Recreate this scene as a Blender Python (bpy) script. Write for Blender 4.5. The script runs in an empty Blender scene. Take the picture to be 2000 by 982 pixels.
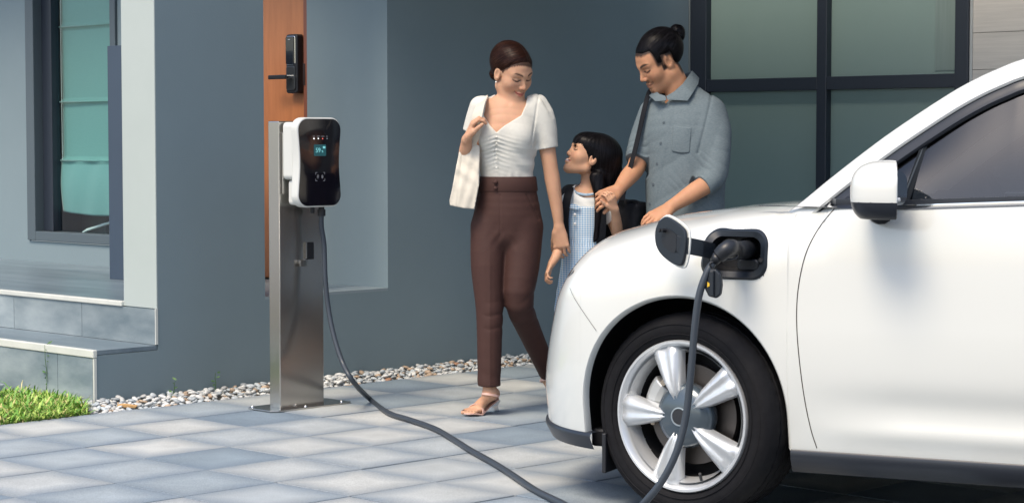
import bpy, bmesh, math, random
import numpy as np
from mathutils import Vector, Matrix

SC = bpy.context.scene
COL = SC.collection
R = math.radians
random.seed(7)

# ------------------------------------------------------------------ camera
CAM_H = 1.245
FPX = 4000.0
PITCH = -math.atan((491 - 270) / FPX)
cd = bpy.data.cameras.new('camera')
cam = bpy.data.objects.new('camera', cd)
COL.objects.link(cam)
cam.location = (0, 0, CAM_H)
cam.rotation_euler = (R(90) + PITCH, 0, 0)
cd.sensor_width = 36
cd.lens = 36 * FPX / 2000
cd.clip_start = 0.05
cd.clip_end = 500
SC.camera = cam

# ------------------------------------------------------------------ sky, sun, exposure
SUN_AZ = R(216)      # compass-like angle of the direction the light comes from, from +Y clockwise
SUN_EL = R(56)
w = bpy.data.worlds.new('World')
SC.world = w
w.use_nodes = True
nt = w.node_tree
nt.nodes.clear()
sky = nt.nodes.new('ShaderNodeTexSky')
sky.sky_type = 'NISHITA'
sky.sun_disc = False
sky.sun_elevation = SUN_EL
sky.sun_rotation = SUN_AZ
sky.air_density = 1.0
sky.dust_density = 2.4
sky.ozone_density = 1.0
bg = nt.nodes.new('ShaderNodeBackground')
bg.inputs['Strength'].default_value = 0.15
wo = nt.nodes.new('ShaderNodeOutputWorld')
nt.links.new(sky.outputs[0], bg.inputs['Color'])
nt.links.new(bg.outputs[0], wo.inputs['Surface'])
sd = bpy.data.lights.new('sun', 'SUN')
sd.energy = 1.8
sd.angle = R(22)
sd.color = (1.0, 0.86, 0.68)
sun = bpy.data.objects.new('sun', sd)
COL.objects.link(sun)
sun.location = (-5, -5, 9)
sdir = Vector((math.sin(SUN_AZ) * math.cos(SUN_EL), math.cos(SUN_AZ) * math.cos(SUN_EL), math.sin(SUN_EL)))
sun.rotation_euler = sdir.to_track_quat('Z', 'Y').to_euler()
vs = SC.view_settings
vs.view_transform = 'Standard'
vs.look = 'None'
vs.exposure = 0.82
vs.gamma = 1.0
vs.use_curve_mapping = False
SC.cycles.use_denoising = True
SC.cycles.max_bounces = 8

# ------------------------------------------------------------------ helpers
def lin(r, g, b):
    f = lambda c: (c / 255 / 12.92) if c / 255 <= 0.04045 else ((c / 255 + 0.055) / 1.055) ** 2.4
    return (f(r), f(g), f(b))

def ray(px, py):
    x = (px - 1000) / FPX
    yu = (491 - py) / FPX
    return Vector((x, math.cos(PITCH) - math.sin(PITCH) * yu, math.sin(PITCH) + math.cos(PITCH) * yu))

def at(px, py, Y):
    d = ray(px, py)
    return Vector((0, 0, CAM_H)) + d * (Y / d.y)

def on_ground(px, py, z=0.0):
    d = ray(px, py)
    return Vector((0, 0, CAM_H)) + d * ((z - CAM_H) / d.z)

def tag(o, label=None, cat=None, group=None, kind=None):
    if label: o['label'] = label
    if cat: o['category'] = cat
    if group: o['group'] = group
    if kind: o['kind'] = kind
    return o

def empty(name, loc=(0, 0, 0), rz=0.0, parent=None):
    o = bpy.data.objects.new(name, None)
    o.empty_display_size = 0.1
    COL.objects.link(o)
    o.location = loc
    o.rotation_euler = (0, 0, rz)
    o.parent = parent
    return o

MATS = {}
def mat(name, col, rough=0.5, metal=0.0, col2=None, nscale=8.0, amt=1.0, bump=0.0, bscale=60.0, spec=0.5,
        coat=0.0, stretch=(1, 1, 1), emit=None, estr=0.0, sheen=0.0, sss=0.0, detail=5.0, objrand=0.0, rough2=None, bdist=0.004):
    if name in MATS:
        return MATS[name]
    m = bpy.data.materials.new(name)
    m.use_nodes = True
    t = m.node_tree
    b = t.nodes['Principled BSDF']
    b.inputs['Base Color'].default_value = (*col, 1)
    b.inputs['Roughness'].default_value = rough
    b.inputs['Metallic'].default_value = metal
    b.inputs['Specular IOR Level'].default_value = spec
    b.inputs['Coat Weight'].default_value = coat
    b.inputs['Coat Roughness'].default_value = 0.03
    b.inputs['Sheen Weight'].default_value = sheen
    if sss:
        b.inputs['Subsurface Weight'].default_value = sss
        b.inputs['Subsurface Radius'].default_value = (0.012, 0.005, 0.003)
        b.inputs['Subsurface Scale'].default_value = 0.6
    if emit:
        b.inputs['Emission Color'].default_value = (*emit, 1)
        b.inputs['Emission Strength'].default_value = estr
    tc = t.nodes.new('ShaderNodeTexCoord')
    mp = t.nodes.new('ShaderNodeMapping')
    mp.inputs['Scale'].default_value = stretch
    t.links.new(tc.outputs['Object'], mp.inputs['Vector'])
    last = None
    if col2:
        n = t.nodes.new('ShaderNodeTexNoise')
        n.inputs['Scale'].default_value = nscale
        n.inputs['Detail'].default_value = detail
        n.inputs['Roughness'].default_value = 0.6
        t.links.new(mp.outputs[0], n.inputs['Vector'])
        r = t.nodes.new('ShaderNodeValToRGB')
        r.color_ramp.elements[0].position = 0.5 - 0.22 / max(amt, .01)
        r.color_ramp.elements[1].position = 0.5 + 0.22 / max(amt, .01)
        r.color_ramp.elements[0].color = (*col, 1)
        r.color_ramp.elements[1].color = (*col2, 1)
        t.links.new(n.outputs['Fac'], r.inputs['Fac'])
        last = r.outputs['Color']
        if rough2 is not None:
            mr = t.nodes.new('ShaderNodeMapRange')
            mr.inputs['To Min'].default_value = rough
            mr.inputs['To Max'].default_value = rough2
            t.links.new(n.outputs['Fac'], mr.inputs['Value'])
            t.links.new(mr.outputs[0], b.inputs['Roughness'])
    if objrand:
        oi = t.nodes.new('ShaderNodeObjectInfo')
        hs = t.nodes.new('ShaderNodeHueSaturation')
        mr = t.nodes.new('ShaderNodeMapRange')
        mr.inputs['To Min'].default_value = 1 - objrand
        mr.inputs['To Max'].default_value = 1 + objrand
        t.links.new(oi.outputs['Random'], mr.inputs['Value'])
        t.links.new(mr.outputs[0], hs.inputs['Value'])
        if last: t.links.new(last, hs.inputs['Color'])
        else: hs.inputs['Color'].default_value = (*col, 1)
        last = hs.outputs['Color']
    if last:
        t.links.new(last, b.inputs['Base Color'])
    if bump:
        n2 = t.nodes.new('ShaderNodeTexNoise')
        n2.inputs['Scale'].default_value = bscale
        n2.inputs['Detail'].default_value = 4
        t.links.new(mp.outputs[0], n2.inputs['Vector'])
        bp = t.nodes.new('ShaderNodeBump')
        bp.inputs['Strength'].default_value = bump
        bp.inputs['Distance'].default_value = bdist
        t.links.new(n2.outputs['Fac'], bp.inputs['Height'])
        t.links.new(bp.outputs[0], b.inputs['Normal'])
    MATS[name] = m
    return m

def mesh_obj(name, verts, faces, m, parent=None, smooth=False, bevel=0.0, seg=2, subsurf=0, auto=True):
    me = bpy.data.meshes.new(name)
    me.from_pydata([tuple(v) for v in verts], [], faces)
    me.update()
    o = bpy.data.objects.new(name, me)
    COL.objects.link(o)
    o.parent = parent
    if m is not None:
        me.materials.append(m)
    if smooth:
        me.polygons.foreach_set('use_smooth', [True] * len(me.polygons))
        if smooth == 'auto':
            me.set_sharp_from_angle(angle=R(40))
    if bevel:
        md = o.modifiers.new('bevel', 'BEVEL')
        md.width = bevel; md.segments = seg; md.limit_method = 'ANGLE'; md.angle_limit = R(35)
    if subsurf:
        md = o.modifiers.new('sub', 'SUBSURF'); md.levels = subsurf; md.render_levels = subsurf
    return o

class MB:
    """collects shapes that become ONE mesh object"""
    def __init__(s):
        s.v = []; s.f = []
    def add(s, v, f):
        n = len(s.v)
        s.v += [Vector(p) for p in v]
        s.f += [tuple(i + n for i in q) for q in f]
        return s
    def box(s, a, b, M=None):
        (x0, y0, z0), (x1, y1, z1) = a, b
        v = [Vector(p) for p in [(x0,y0,z0),(x1,y0,z0),(x1,y1,z0),(x0,y1,z0),(x0,y0,z1),(x1,y0,z1),(x1,y1,z1),(x0,y1,z1)]]
        if M: v = [M @ p for p in v]
        return s.add(v, [(0,3,2,1),(4,5,6,7),(0,1,5,4),(1,2,6,5),(2,3,7,6),(3,0,4,7)])
    def prism(s, poly, d0, d1, M=None):
        """poly in (x,z), extruded along y from d0 to d1"""
        n = len(poly)
        v = [Vector((p[0], d0, p[1])) for p in poly] + [Vector((p[0], d1, p[1])) for p in poly]
        if M: v = [M @ p for p in v]
        f = [tuple(range(n))[::-1], tuple(range(n, 2 * n))]
        f += [(i, (i + 1) % n, n + (i + 1) % n, n + i) for i in range(n)]
        return s.add(v, f)
    def tube(s, pts, rad, n=10, cap=True):
        pts = [Vector(p) for p in pts]
        rads = rad if isinstance(rad, (list, tuple)) else [rad] * len(pts)
        up = None; rings = []
        for i, p in enumerate(pts):
            d = (pts[min(i + 1, len(pts) - 1)] - pts[max(i - 1, 0)]).normalized()
            if up is None:
                up = d.orthogonal().normalized()
            up = (up - d * up.dot(d)).normalized()
            sd_ = d.cross(up)
            rings.append([p + (up * math.cos(2 * math.pi * k / n) + sd_ * math.sin(2 * math.pi * k / n)) * rads[i] for k in range(n)])
        v = [q for r_ in rings for q in r_]
        f = []
        for i in range(len(pts) - 1):
            for k in range(n):
                f.append((i * n + k, i * n + (k + 1) % n, (i + 1) * n + (k + 1) % n, (i + 1) * n + k))
        if cap:
            f.append(tuple(range(n))[::-1]); f.append(tuple(range((len(pts) - 1) * n, len(pts) * n)))
        return s.add(v, f)
    def lathe(s, prof, n=48, M=None, closed=False):
        """prof: list of (r, h); axis = local y"""
        v = []
        for r_, h_ in prof:
            for k in range(n):
                a = 2 * math.pi * k / n
                v.append(Vector((r_ * math.cos(a), h_, r_ * math.sin(a))))
        if M: v = [M @ p for p in v]
        f = []
        m_ = len(prof)
        for i in range(m_ if closed else m_ - 1):
            j = (i + 1) % m_
            for k in range(n):
                f.append((i * n + k, j * n + k, j * n + (k + 1) % n, i * n + (k + 1) % n))
        return s.add(v, f)
    def build(s, name, m, parent=None, **k):
        return mesh_obj(name, s.v, s.f, m, parent, **k)

def catmull(pts, n=8):
    P = [Vector(p) for p in pts]
    P = [2 * P[0] - P[1]] + P + [2 * P[-1] - P[-2]]
    out = []
    for i in range(1, len(P) - 2):
        for k in range(n):
            t = k / n
            a, b, c, d = P[i - 1], P[i], P[i + 1], P[i + 2]
            out.append(0.5 * ((2 * b) + (c - a) * t + (2 * a - 5 * b + 4 * c - d) * t * t + (3 * b - a - 3 * c + d) * t ** 3))
    out.append(P[-2])
    return out

def rrect(w_, h_, r_, n=6, waist=0.0):
    """rounded rectangle outline, optional waist"""
    pts = []
    for cx, cy, a0 in ((w_/2-r_, h_/2-r_, 0), (-w_/2+r_, h_/2-r_, 90), (-w_/2+r_, -h_/2+r_, 180), (w_/2-r_, -h_/2+r_, 270)):
        for k in range(n + 1):
            a = R(a0 + 90 * k / n)
            pts.append((cx + r_ * math.cos(a), cy + r_ * math.sin(a)))
    if waist:
        out = []
        m = len(pts)
        for i in range(m):
            p, q = pts[i], pts[(i + 1) % m]
            out.append(p)
            if abs(p[0] - q[0]) < 1e-6 and abs(p[1] - q[1]) > h_ * .3:
                for k in range(1, 14):
                    out.append((p[0], p[1] + (q[1] - p[1]) * k / 14))
        pts = [(x - math.copysign(waist * math.cos(math.pi * z / h_) ** 2, x) if abs(x) > w_ * .3 else x, z) for x, z in out]
    return pts

# ------------------------------------------------------------------ materials of the setting
WALL = mat('wall_paint', (0.172, 0.226, 0.246), 0.75, col2=(0.205, 0.264, 0.284), nscale=0.9, amt=0.75, bump=0.16, bscale=160, detail=9, spec=0.3)
PALE = mat('pale_paint', (0.39, 0.44, 0.42), 0.7, col2=(0.42, 0.47, 0.45), nscale=2.0, bump=0.06, bscale=150, spec=0.3)
STONE = mat('stone_tile', (0.13, 0.175, 0.20), 0.55, col2=(0.32, 0.37, 0.385), nscale=2.6, amt=1.4, bump=0.12, bscale=90, stretch=(1, .6, 1.6), objrand=0.12, detail=8)
NOSE = mat('nosing_strip', (0.62, 0.63, 0.57), 0.5, col2=(0.52, 0.54, 0.50), nscale=6, bump=0.1, bscale=60)
PORCH = mat('porch_tile', (0.095, 0.135, 0.165), 0.34, col2=(0.20, 0.25, 0.28), nscale=2.6, amt=0.8, bump=0.05, bscale=60, stretch=(3, .55, 1), objrand=0.10, detail=7)
FRAME = mat('dark_aluminium', (0.020, 0.027, 0.040), 0.38, spec=0.5)
GREYFRAME = mat('grey_aluminium', (0.075, 0.10, 0.115), 0.45)
WOOD = mat('door_wood', (0.54, 0.20, 0.070), 0.42, col2=(0.43, 0.152, 0.05), nscale=5, amt=0.9, stretch=(6, 6, .7), bump=0.05, bscale=30)
WOODD = mat('door_frame_wood', (0.22, 0.07, 0.035), 0.45, col2=(0.17, 0.052, 0.026), nscale=6, stretch=(6, 6, .6))
FROST = mat('frosted_glass', (0.165, 0.240, 0.228), 0.24, col2=(0.185, 0.262, 0.250), nscale=0.9, spec=0.5)
BLACKPL = mat('black_plastic', (0.012, 0.013, 0.016), 0.45)
GLOSSBLACK = mat('gloss_black', (0.006, 0.006, 0.010), 0.08, coat=0.5)
CHROME = mat('chrome', (0.75, 0.76, 0.77), 0.12, metal=1.0)
SOFFIT = mat('soffit_board', (0.50, 0.48, 0.44), 0.7, col2=(0.42, 0.40, 0.37), nscale=3)

def glass_mat(name, tint, refl=1.0, rough=0.0, ior=1.5):
    m = bpy.data.materials.new(name); m.use_nodes = True
    t = m.node_tree; t.nodes.clear()
    out = t.nodes.new('ShaderNodeOutputMaterial')
    tr = t.nodes.new('ShaderNodeBsdfTransparent'); tr.inputs[0].default_value = (*tint, 1)
    gl = t.nodes.new('ShaderNodeBsdfGlossy'); gl.inputs['Roughness'].default_value = rough
    gl.inputs[0].default_value = (refl, refl, refl, 1)
    lw = t.nodes.new('ShaderNodeLayerWeight'); lw.inputs['Blend'].default_value = .5
    pw = t.nodes.new('ShaderNodeMath'); pw.operation = 'POWER'; pw.inputs[1].default_value = 4.5
    t.links.new(lw.outputs['Facing'], pw.inputs[0])
    f0 = ((ior - 1) / (ior + 1)) ** 2
    fr = t.nodes.new('ShaderNodeMath'); fr.operation = 'MULTIPLY_ADD'; fr.inputs[1].default_value = 1 - f0; fr.inputs[2].default_value = f0
    t.links.new(pw.outputs[0], fr.inputs[0])
    mx = t.nodes.new('ShaderNodeMixShader')
    t.links.new(fr.outputs[0], mx.inputs[0]); t.links.new(tr.outputs[0], mx.inputs[1]); t.links.new(gl.outputs[0], mx.inputs[2])
    t.links.new(mx.outputs[0], out.inputs[0])
    MATS[name] = m
    return m
GLASS = glass_mat('window_glass', (0.88, 0.95, 0.95))

# ------------------------------------------------------------------ ground and paving (axes of the house)
HA = math.atan2(.716, .698)
HO = Vector((-1.695, 9.77, 0))
def H(a, b, z=0.0):
    return HO + Vector((math.cos(HA) * a - math.sin(HA) * b, math.sin(HA) * a + math.cos(HA) * b, z))

g = MB().add([(-90, -90, -.05), (90, -90, -.05), (90, 90, -.05), (-90, 90, -.05)], [(0, 1, 2, 3)])
gm = mat('concrete_ground', (0.30, 0.31, 0.31), 0.8, col2=(0.24, 0.25, 0.26), nscale=0.6, bump=.15, bscale=40)
tag(g.build('ground', gm), kind='structure')

# paving: a bed with one object for each square slab
def paving_material():
    m = bpy.data.materials.new('paving_slab'); m.use_nodes = True
    t = m.node_tree; N = t.nodes; Lk = t.links
    b = N['Principled BSDF']; b.inputs['Roughness'].default_value = 0.62
    b.inputs['Specular IOR Level'].default_value = 0.35
    tc = N.new('ShaderNodeTexCoord'); oi = N.new('ShaderNodeObjectInfo'); geo = N.new('ShaderNodeNewGeometry')
    add = N.new('ShaderNodeVectorMath'); add.operation = 'ADD'
    sc = N.new('ShaderNodeVectorMath'); sc.operation = 'SCALE'; sc.inputs[3].default_value = 37.0
    comb = N.new('ShaderNodeCombineXYZ')
    for i in range(3): Lk.new(oi.outputs['Random'], comb.inputs[i])
    Lk.new(comb.outputs[0], sc.inputs[0]); Lk.new(tc.outputs['Object'], add.inputs[0]); Lk.new(sc.outputs[0], add.inputs[1])
    # cloudy stain with its own shape
    n1 = N.new('ShaderNodeTexNoise'); n1.inputs['Scale'].default_value = 4.5; n1.inputs['Detail'].default_value = 6
    n1.inputs['Roughness'].default_value = .62
    Lk.new(add.outputs[0], n1.inputs['Vector'])
    # dust lies along the joints, broken up by noise
    sx = N.new('ShaderNodeSeparateXYZ'); Lk.new(tc.outputs['Object'], sx.inputs[0])
    ab = [N.new('ShaderNodeMath') for _ in range(2)]
    for i in range(2):
        ab[i].operation = 'ABSOLUTE'; Lk.new(sx.outputs[i], ab[i].inputs[0])
    mxm = N.new('ShaderNodeMath'); mxm.operation = 'MAXIMUM'; Lk.new(ab[0].outputs[0], mxm.inputs[0]); Lk.new(ab[1].outputs[0], mxm.inputs[1])
    nadd = N.new('ShaderNodeMath'); nadd.operation = 'MULTIPLY_ADD'; Lk.new(n1.outputs['Fac'], nadd.inputs[0]); nadd.inputs[1].default_value = .22
    Lk.new(mxm.outputs[0], nadd.inputs[2])
    er = N.new('ShaderNodeMapRange'); er.inputs['From Min'].default_value = .20; er.inputs['From Max'].default_value = .35
    Lk.new(nadd.outputs[0], er.inputs['Value'])
    # slab tone: pale cream-grey to slate blue
    rr = N.new('ShaderNodeValToRGB')
    e = rr.color_ramp.elements
    e[0].position = 0.0; e[0].color = (0.21, 0.275, 0.335, 1)
    e[1].position = 1.0; e[1].color = (0.56, 0.575, 0.55, 1)
    for p_, c_ in ((.22, (0.28, 0.345, 0.39, 1)), (.45, (0.40, 0.45, 0.475, 1)), (.75, (0.50, 0.525, 0.515, 1))):
        x = e.new(p_); x.color = c_
    Lk.new(oi.outputs['Random'], rr.inputs['Fac'])
    mx1 = N.new('ShaderNodeMix'); mx1.data_type = 'RGBA'; mx1.blend_type = 'MIX'
    mx1.inputs['B'].default_value = (0.155, 0.205, 0.26, 1)
    sm = N.new('ShaderNodeMath'); sm.operation = 'MULTIPLY'; sm.inputs[1].default_value = .85
    Lk.new(er.outputs[0], sm.inputs[0]); Lk.new(sm.outputs[0], mx1.inputs['Factor']); Lk.new(rr.outputs[0], mx1.inputs['A'])
    # fine mineral speckle
    n2 = N.new('ShaderNodeTexNoise'); n2.inputs['Scale'].default_value = 260; n2.inputs['Detail'].default_value = 2
    Lk.new(add.outputs[0], n2.inputs['Vector'])
    sp = N.new('ShaderNodeMapRange'); sp.inputs['From Min'].default_value = .35; sp.inputs['From Max'].default_value = .65
    sp.inputs['To Min'].default_value = .80; sp.inputs['To Max'].default_value = 1.16
    Lk.new(n2.outputs['Fac'], sp.inputs['Value'])
    n3 = N.new('ShaderNodeMapRange'); n3.inputs['From Min'].default_value = .3; n3.inputs['From Max'].default_value = .7
    n3.inputs['To Min'].default_value = .86; n3.inputs['To Max'].default_value = 1.12
    Lk.new(n1.outputs['Fac'], n3.inputs['Value'])
    mu = N.new('ShaderNodeMath'); mu.operation = 'MULTIPLY'; Lk.new(sp.outputs[0], mu.inputs[0]); Lk.new(n3.outputs[0], mu.inputs[1])
    mu2 = N.new('ShaderNodeMath'); mu2.operation = 'MULTIPLY'; mu2.inputs[1].default_value = .86; Lk.new(mu.outputs[0], mu2.inputs[0])
    vm = N.new('ShaderNodeVectorMath'); vm.operation = 'SCALE'
    Lk.new(mx1.outputs['Result'], vm.inputs[0]); Lk.new(mu2.outputs[0], vm.inputs[3])
    Lk.new(vm.outputs[0], b.inputs['Base Color'])
    bp = N.new('ShaderNodeBump'); bp.inputs['Strength'].default_value = .35; bp.inputs['Distance'].default_value = .002
    Lk.new(n2.outputs['Fac'], bp.inputs['Height']); Lk.new(bp.outputs[0], b.inputs['Normal'])
    return m
SLAB = paving_material()
JOINT = mat('joint_sand', (0.055, 0.065, 0.075), 0.9, col2=(0.14, 0.145, 0.14), nscale=30, bump=.3, bscale=200)
pav = MB().box((-6.5, -9.5, -.045), (5.2, -.25, -.006)).build('paving', JOINT)
pav.location = HO; pav.rotation_euler = (0, 0, HA)
tag(pav, kind='structure')
PITCHT = 0.4045
def slab_mesh(i):
    rnd = random.Random(i)
    hw = PITCHT / 2 - .0026
    v = []; bv = .0012
    t_ = [rnd.uniform(-.0012, .0012) for _ in range(4)]
    cs = [(-hw, -hw), (hw, -hw), (hw, hw), (-hw, hw)]
    for x, y in cs: v.append((x, y, -.04))
    for x, y in cs: v.append((x, y, -bv))
    for k, (x, y) in enumerate(cs): v.append((x * (1 - bv / hw), y * (1 - bv / hw), t_[k]))
    f = []
    for k in range(4):
        j = (k + 1) % 4
        f.append((k, j, 4 + j, 4 + k)); f.append((4 + k, 4 + j, 8 + j, 8 + k))
    f.append((8, 9, 10, 11))
    me = bpy.data.meshes.new('slab'); me.from_pydata(v, [], f); me.update(); me.materials.append(SLAB)
    return me
slabs = [slab_mesh(i) for i in range(10)]
# grid lines measured on the photograph
U0 = 4.264 - 5.812; V0 = 7.78 - 8.033
cnt = 0
for i in range(-14, 16):
    for j in range(0, 22):
        a_ = U0 + (i + .5) * PITCHT * 1.025; b_ = V0 - (j + .5) * PITCHT
        p = H(a_, b_)
        if p.y < 6.0 or p.y > 12.5: continue
        px = 1000 + FPX * p.x / p.y
        if px < -160 or px > 2150: continue
        if 270 + FPX * 1.245 / p.y > 1120: continue
        if px > 1500 and 270 + FPX * 1.245 / p.y < 820: continue
        o = bpy.data.objects.new('slab', random.choice(slabs))
        COL.objects.link(o); o.parent = pav
        o.location = (a_, b_, random.uniform(-.0012, .0012))
        o.rotation_euler = (0, 0, random.choice((0, 1, 2, 3)) * math.pi / 2)
        o.scale = (1.025 if abs(math.sin(o.rotation_euler.z)) < .5 else 1, 1.025 if abs(math.sin(o.rotation_euler.z)) > .5 else 1, 1)
        cnt += 1
print('slabs', cnt)

# ------------------------------------------------------------------ the house
house = empty('house', HO, HA)
tag(house, 'blue-grey rendered house with raised porch, wooden door and dark framed glazing', 'house')
def part(name, m, a, b, parent=house, **k):
    return MB().box(a, b).build(name, m, parent, **k)
TOP = 3.3
PZ = 0.451
part('fin_wall', WALL, (0, 0, -.1), (.655, .268, TOP))
part('pale_end_face', PALE, (-.006, .0, .432), (-.0005, .268, TOP))
part('porch_base_wall', WALL, (.655, 0, -.1), (1.486, .2, PZ - .012))
part('side_wall', WALL, (1.486, 0, -.1), (4.013, .2, TOP))
part('ledge_coping', mat('ledge_stone', (0.22, 0.27, 0.29), .5), (.655, -.0, PZ - .012), (1.486, .2, PZ + .002))
# entrance wall (faces the steps) with door and window openings
part('entrance_wall', WALL, (1.486, .2, -.1), (1.66, .655, TOP))
part('entrance_wall_pier', WALL, (1.486, 1.62, -.1), (1.66, 2.44, TOP))
part('entrance_wall_end', WALL, (1.486, 3.44, -.1), (1.66, 7, TOP))
part('sill_wall', WALL, (1.486, 2.44, -.1), (1.66, 3.44, .585))
part('lintel_wall', WALL, (1.486, 2.44, 2.75), (1.66, 3.44, TOP))
part('door_lintel', WALL, (1.486, .655, 2.62), (1.66, 1.62, TOP))
# steps
part('step_base', WALL, (-.356, 0.0, -.1), (0, .19, .232))
st = part('lower_step', mat('step_core', (.2, .22, .23), .8), (-.353, .19, -.1), (0, 5.0, .232))
part('tread_tile', PORCH, (-.345, .004, .234), (-.004, .62, .256), st, bevel=.002)
part('tread_tile', PORCH, (-.345, .623, .234), (-.004, 1.82, .256), st, bevel=.002)
part('tread_tile', PORCH, (-.345, 1.823, .234), (-.004, 5.0, .256), st, bevel=.002)
part('nosing', NOSE, (-.372, -.004, .222), (-.348, 5.0, .259), st, bevel=.004)
part('end_trim', NOSE, (-.366, -.003, -.1), (-.352, .008, .221), st)
zb = -.1
for b0, b1 in ((.010, .30), (.303, .84), (.843, 1.44), (1.443, 2.04), (2.043, 5.0)):
    part('riser_tile', STONE, (-.366, b0, zb), (-.354, b1, .220), st)
po = part('porch', mat('porch_core', (.2, .22, .23), .8), (.004, .268, -.1), (1.486, 7.0, .425))
for b0, b1 in ((.003, .62), (.623, 1.24), (1.243, 1.86), (1.863, 5.0)):
    part('riser_tile', STONE, (-.012, b0, .258), (-.001, b1, .427), po)
part('end_trim', NOSE, (-.015, -.0025, .26), (-.001, .003, .432), po)
part('nosing', NOSE, (-.022, .268, .4285), (.012, 5.0, PZ + .002), po, bevel=.004)
yy = .268
for i in range(4):
    for j in range(3):
        a0 = .0125 + i * .37; b0 = .205 + j * 1.55
        part('floor_tile', PORCH, (a0 + .001, max(b0, .27) + .001, .425), (min(a0 + .37, 1.485) - .001, b0 + 1.55 - .001, PZ), po)
# floor under the fin gap
part('threshold', PORCH, (.66, .2, .42), (1.484, .268, PZ - .001), po)
# ceilings and roofs: porch ceiling, carport canopy, house roof
part('porch_roof', SOFFIT, (.66, .0, 3.0), (1.486, 7.0, 3.3))
part('house_roof', SOFFIT, (1.486, .2, 3.3), (8.5, 7.0, 3.5))
cp = part('carport_canopy', SOFFIT, (.7, -4.4, 2.86), (3.15, -.002, 3.0))  # inferred, out of view; extent shaped to shade side wall and leave panes sunlit
for i in range(5):
    part('canopy_rafter', FRAME, (.72 + i * .58, -4.4, 2.74), (.78 + i * .58, -.002, 2.858), cp)
part('back_wall', WALL, (1.486, 7.0, -.1), (8.5, 7.2, 3.3))
part('room_wall', mat('room_wall', (.10, .11, .11), .8), (4.9, .2, -.1), (5.1, 7.0, 3.3))
part('room_floor', mat('room_floor', (.08, .07, .06), .5), (1.66, .2, .40), (4.9, 7.0, .44))

# door
door = empty('door', (1.50, 0, 0), 0, house)
door.parent = house
part('door_leaf', WOOD, (.030, .832, PZ + .005), (.085, 1.585, 2.55), door, bevel=.002)
part('door_stile', WOOD, (.026, .690, PZ + .005), (.085, .829, 2.55), door, bevel=.003)
part('door_frame', WOODD, (-.012, .6555, PZ), (.12, .687, 2.60), door, bevel=.003)
part('door_frame', WOODD, (-.012, 1.588, PZ), (.12, 1.619, 2.60), door, bevel=.003)
part('door_frame', WOODD, (-.012, .6875, 2.551), (.12, 1.5875, 2.60), door, bevel=.003)
part('strike_plate', mat('bronze', (.05, .03, .025), .4, metal=.6), (-.016, .672, 1.535), (.026, .690, 1.655), door, bevel=.003)
# electronic lock: a tall curved plate with a sliding cover and a lever
lk = MB().prism([(y, z) for y, z in rrect(.098, .325, .016)], -.020, .026, Matrix.Translation((0, .772, 1.655)) @ Matrix.Rotation(R(90), 4, 'Z')).build('lock_plate', BLACKPL, door, bevel=.006, seg=3)
M_ = lambda x, z: Matrix.Translation((x, .778, z)) @ Matrix.Rotation(R(90), 4, 'Z')
MB().prism(rrect(.070, .155, .010), -.0, .018, M_(-.018, 1.728)).build('sliding_cover', mat('lock_gloss', (.012, .016, .024), .15, coat=.5), door, bevel=.004)
MB().prism(rrect(.077, .160, .011), .0, .012, M_(-.016, 1.728)).build('cover_trim', CHROME, door, bevel=.003)
MB().prism(rrect(.074, .135, .014), .0, .016, M_(-.016, 1.575)).build('lever_plate', mat('lock_grey', (.08, .085, .09), .28, metal=.7), door, bevel=.004)
MB().prism(rrect(.018, .004, .001), 0, .001, M_(-.038, 1.788)).build('maker_mark', mat('print_grey', (.45, .47, .5), .5), door)
lv = MB().tube([(-.02, .774, 1.582), (-.065, .774, 1.582)], .012, 12).build('lever_hub', CHROME, door, smooth='auto')
MB().box((-.072, .776, 1.570), (-.058, .925, 1.594)).build('lever', BLACKPL, door, bevel=.005)

# entrance window
win = empty('window', (1.486, 0, 0), 0, house)
part('window_frame', GREYFRAME, (-.018, 3.345, .590), (.10, 3.438, 2.748), win, bevel=.004)
part('window_frame', GREYFRAME, (-.018, 2.442, .590), (.10, 2.50, 2.748), win, bevel=.004)
part('window_frame', GREYFRAME, (-.018, 2.5005, .590), (.10, 3.3445, .648), win, bevel=.004)
part('window_frame', GREYFRAME, (-.018, 2.5005, 2.68), (.10, 3.3445, 2.748), win, bevel=.004)
part('inner_frame', FRAME, (.045, 3.235, .6485), (.11, 3.3445, 2.679), win, bevel=.004)
part('inner_frame', FRAME, (.045, 2.5005, .6485), (.11, 2.515, 2.679), win, bevel=.004)
MB().add([(.080, 2.5155, .649), (.080, 3.2345, .649), (.080, 3.2345, 2.679), (.080, 2.5155, 2.679)], [(0, 1, 2, 3)]).build('pane', GLASS, win)
part('sill_bead', mat('white_sealant', (.5, .52, .5), .6), (-.012, 2.46, .5855), (.01, 3.40, .5895), win)

# glazed wall of the carport: dark frame, frosted panes
gw = empty('glazed_wall', (4.013, 0, 0), 0, house)
BL = [(-.012, -.135), (-.957, -1.027), (-1.883, -1.967)]
for b0, b1 in BL:
    part('mullion', FRAME, (-.03, b1, .05), (.08, b0, 3.0), gw, bevel=.004)
part('bead', mat('bead_grey', (.16, .19, .2), .4), (-.034, -.011, .05), (.0, -.003, 3.0), gw)
BAYS = [(-.1355, -.9565), (-1.0275, -1.8825)]
for b0, b1 in BAYS:
    for z0, z1 in ((.05, .12), (1.525, 1.600), (2.9, 3.0)):
        part('transom', FRAME, (-.026, b1, z0), (.076, b0, z1), gw, bevel=.003)
    for z0, z1 in ((.1205, 1.5245), (1.6005, 2.8995)):
        part('pane', FROST, (.018, b1, z0), (.030, b0, z1), gw)
part('clear_strip', mat('curtain_seen', (.19, .25, .24), .35, col2=(.15, .21, .20), nscale=5, stretch=(1, 14, .4)), (.0145, -1.882, 1.62), (.0175, -1.73, 2.6), gw)
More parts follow.
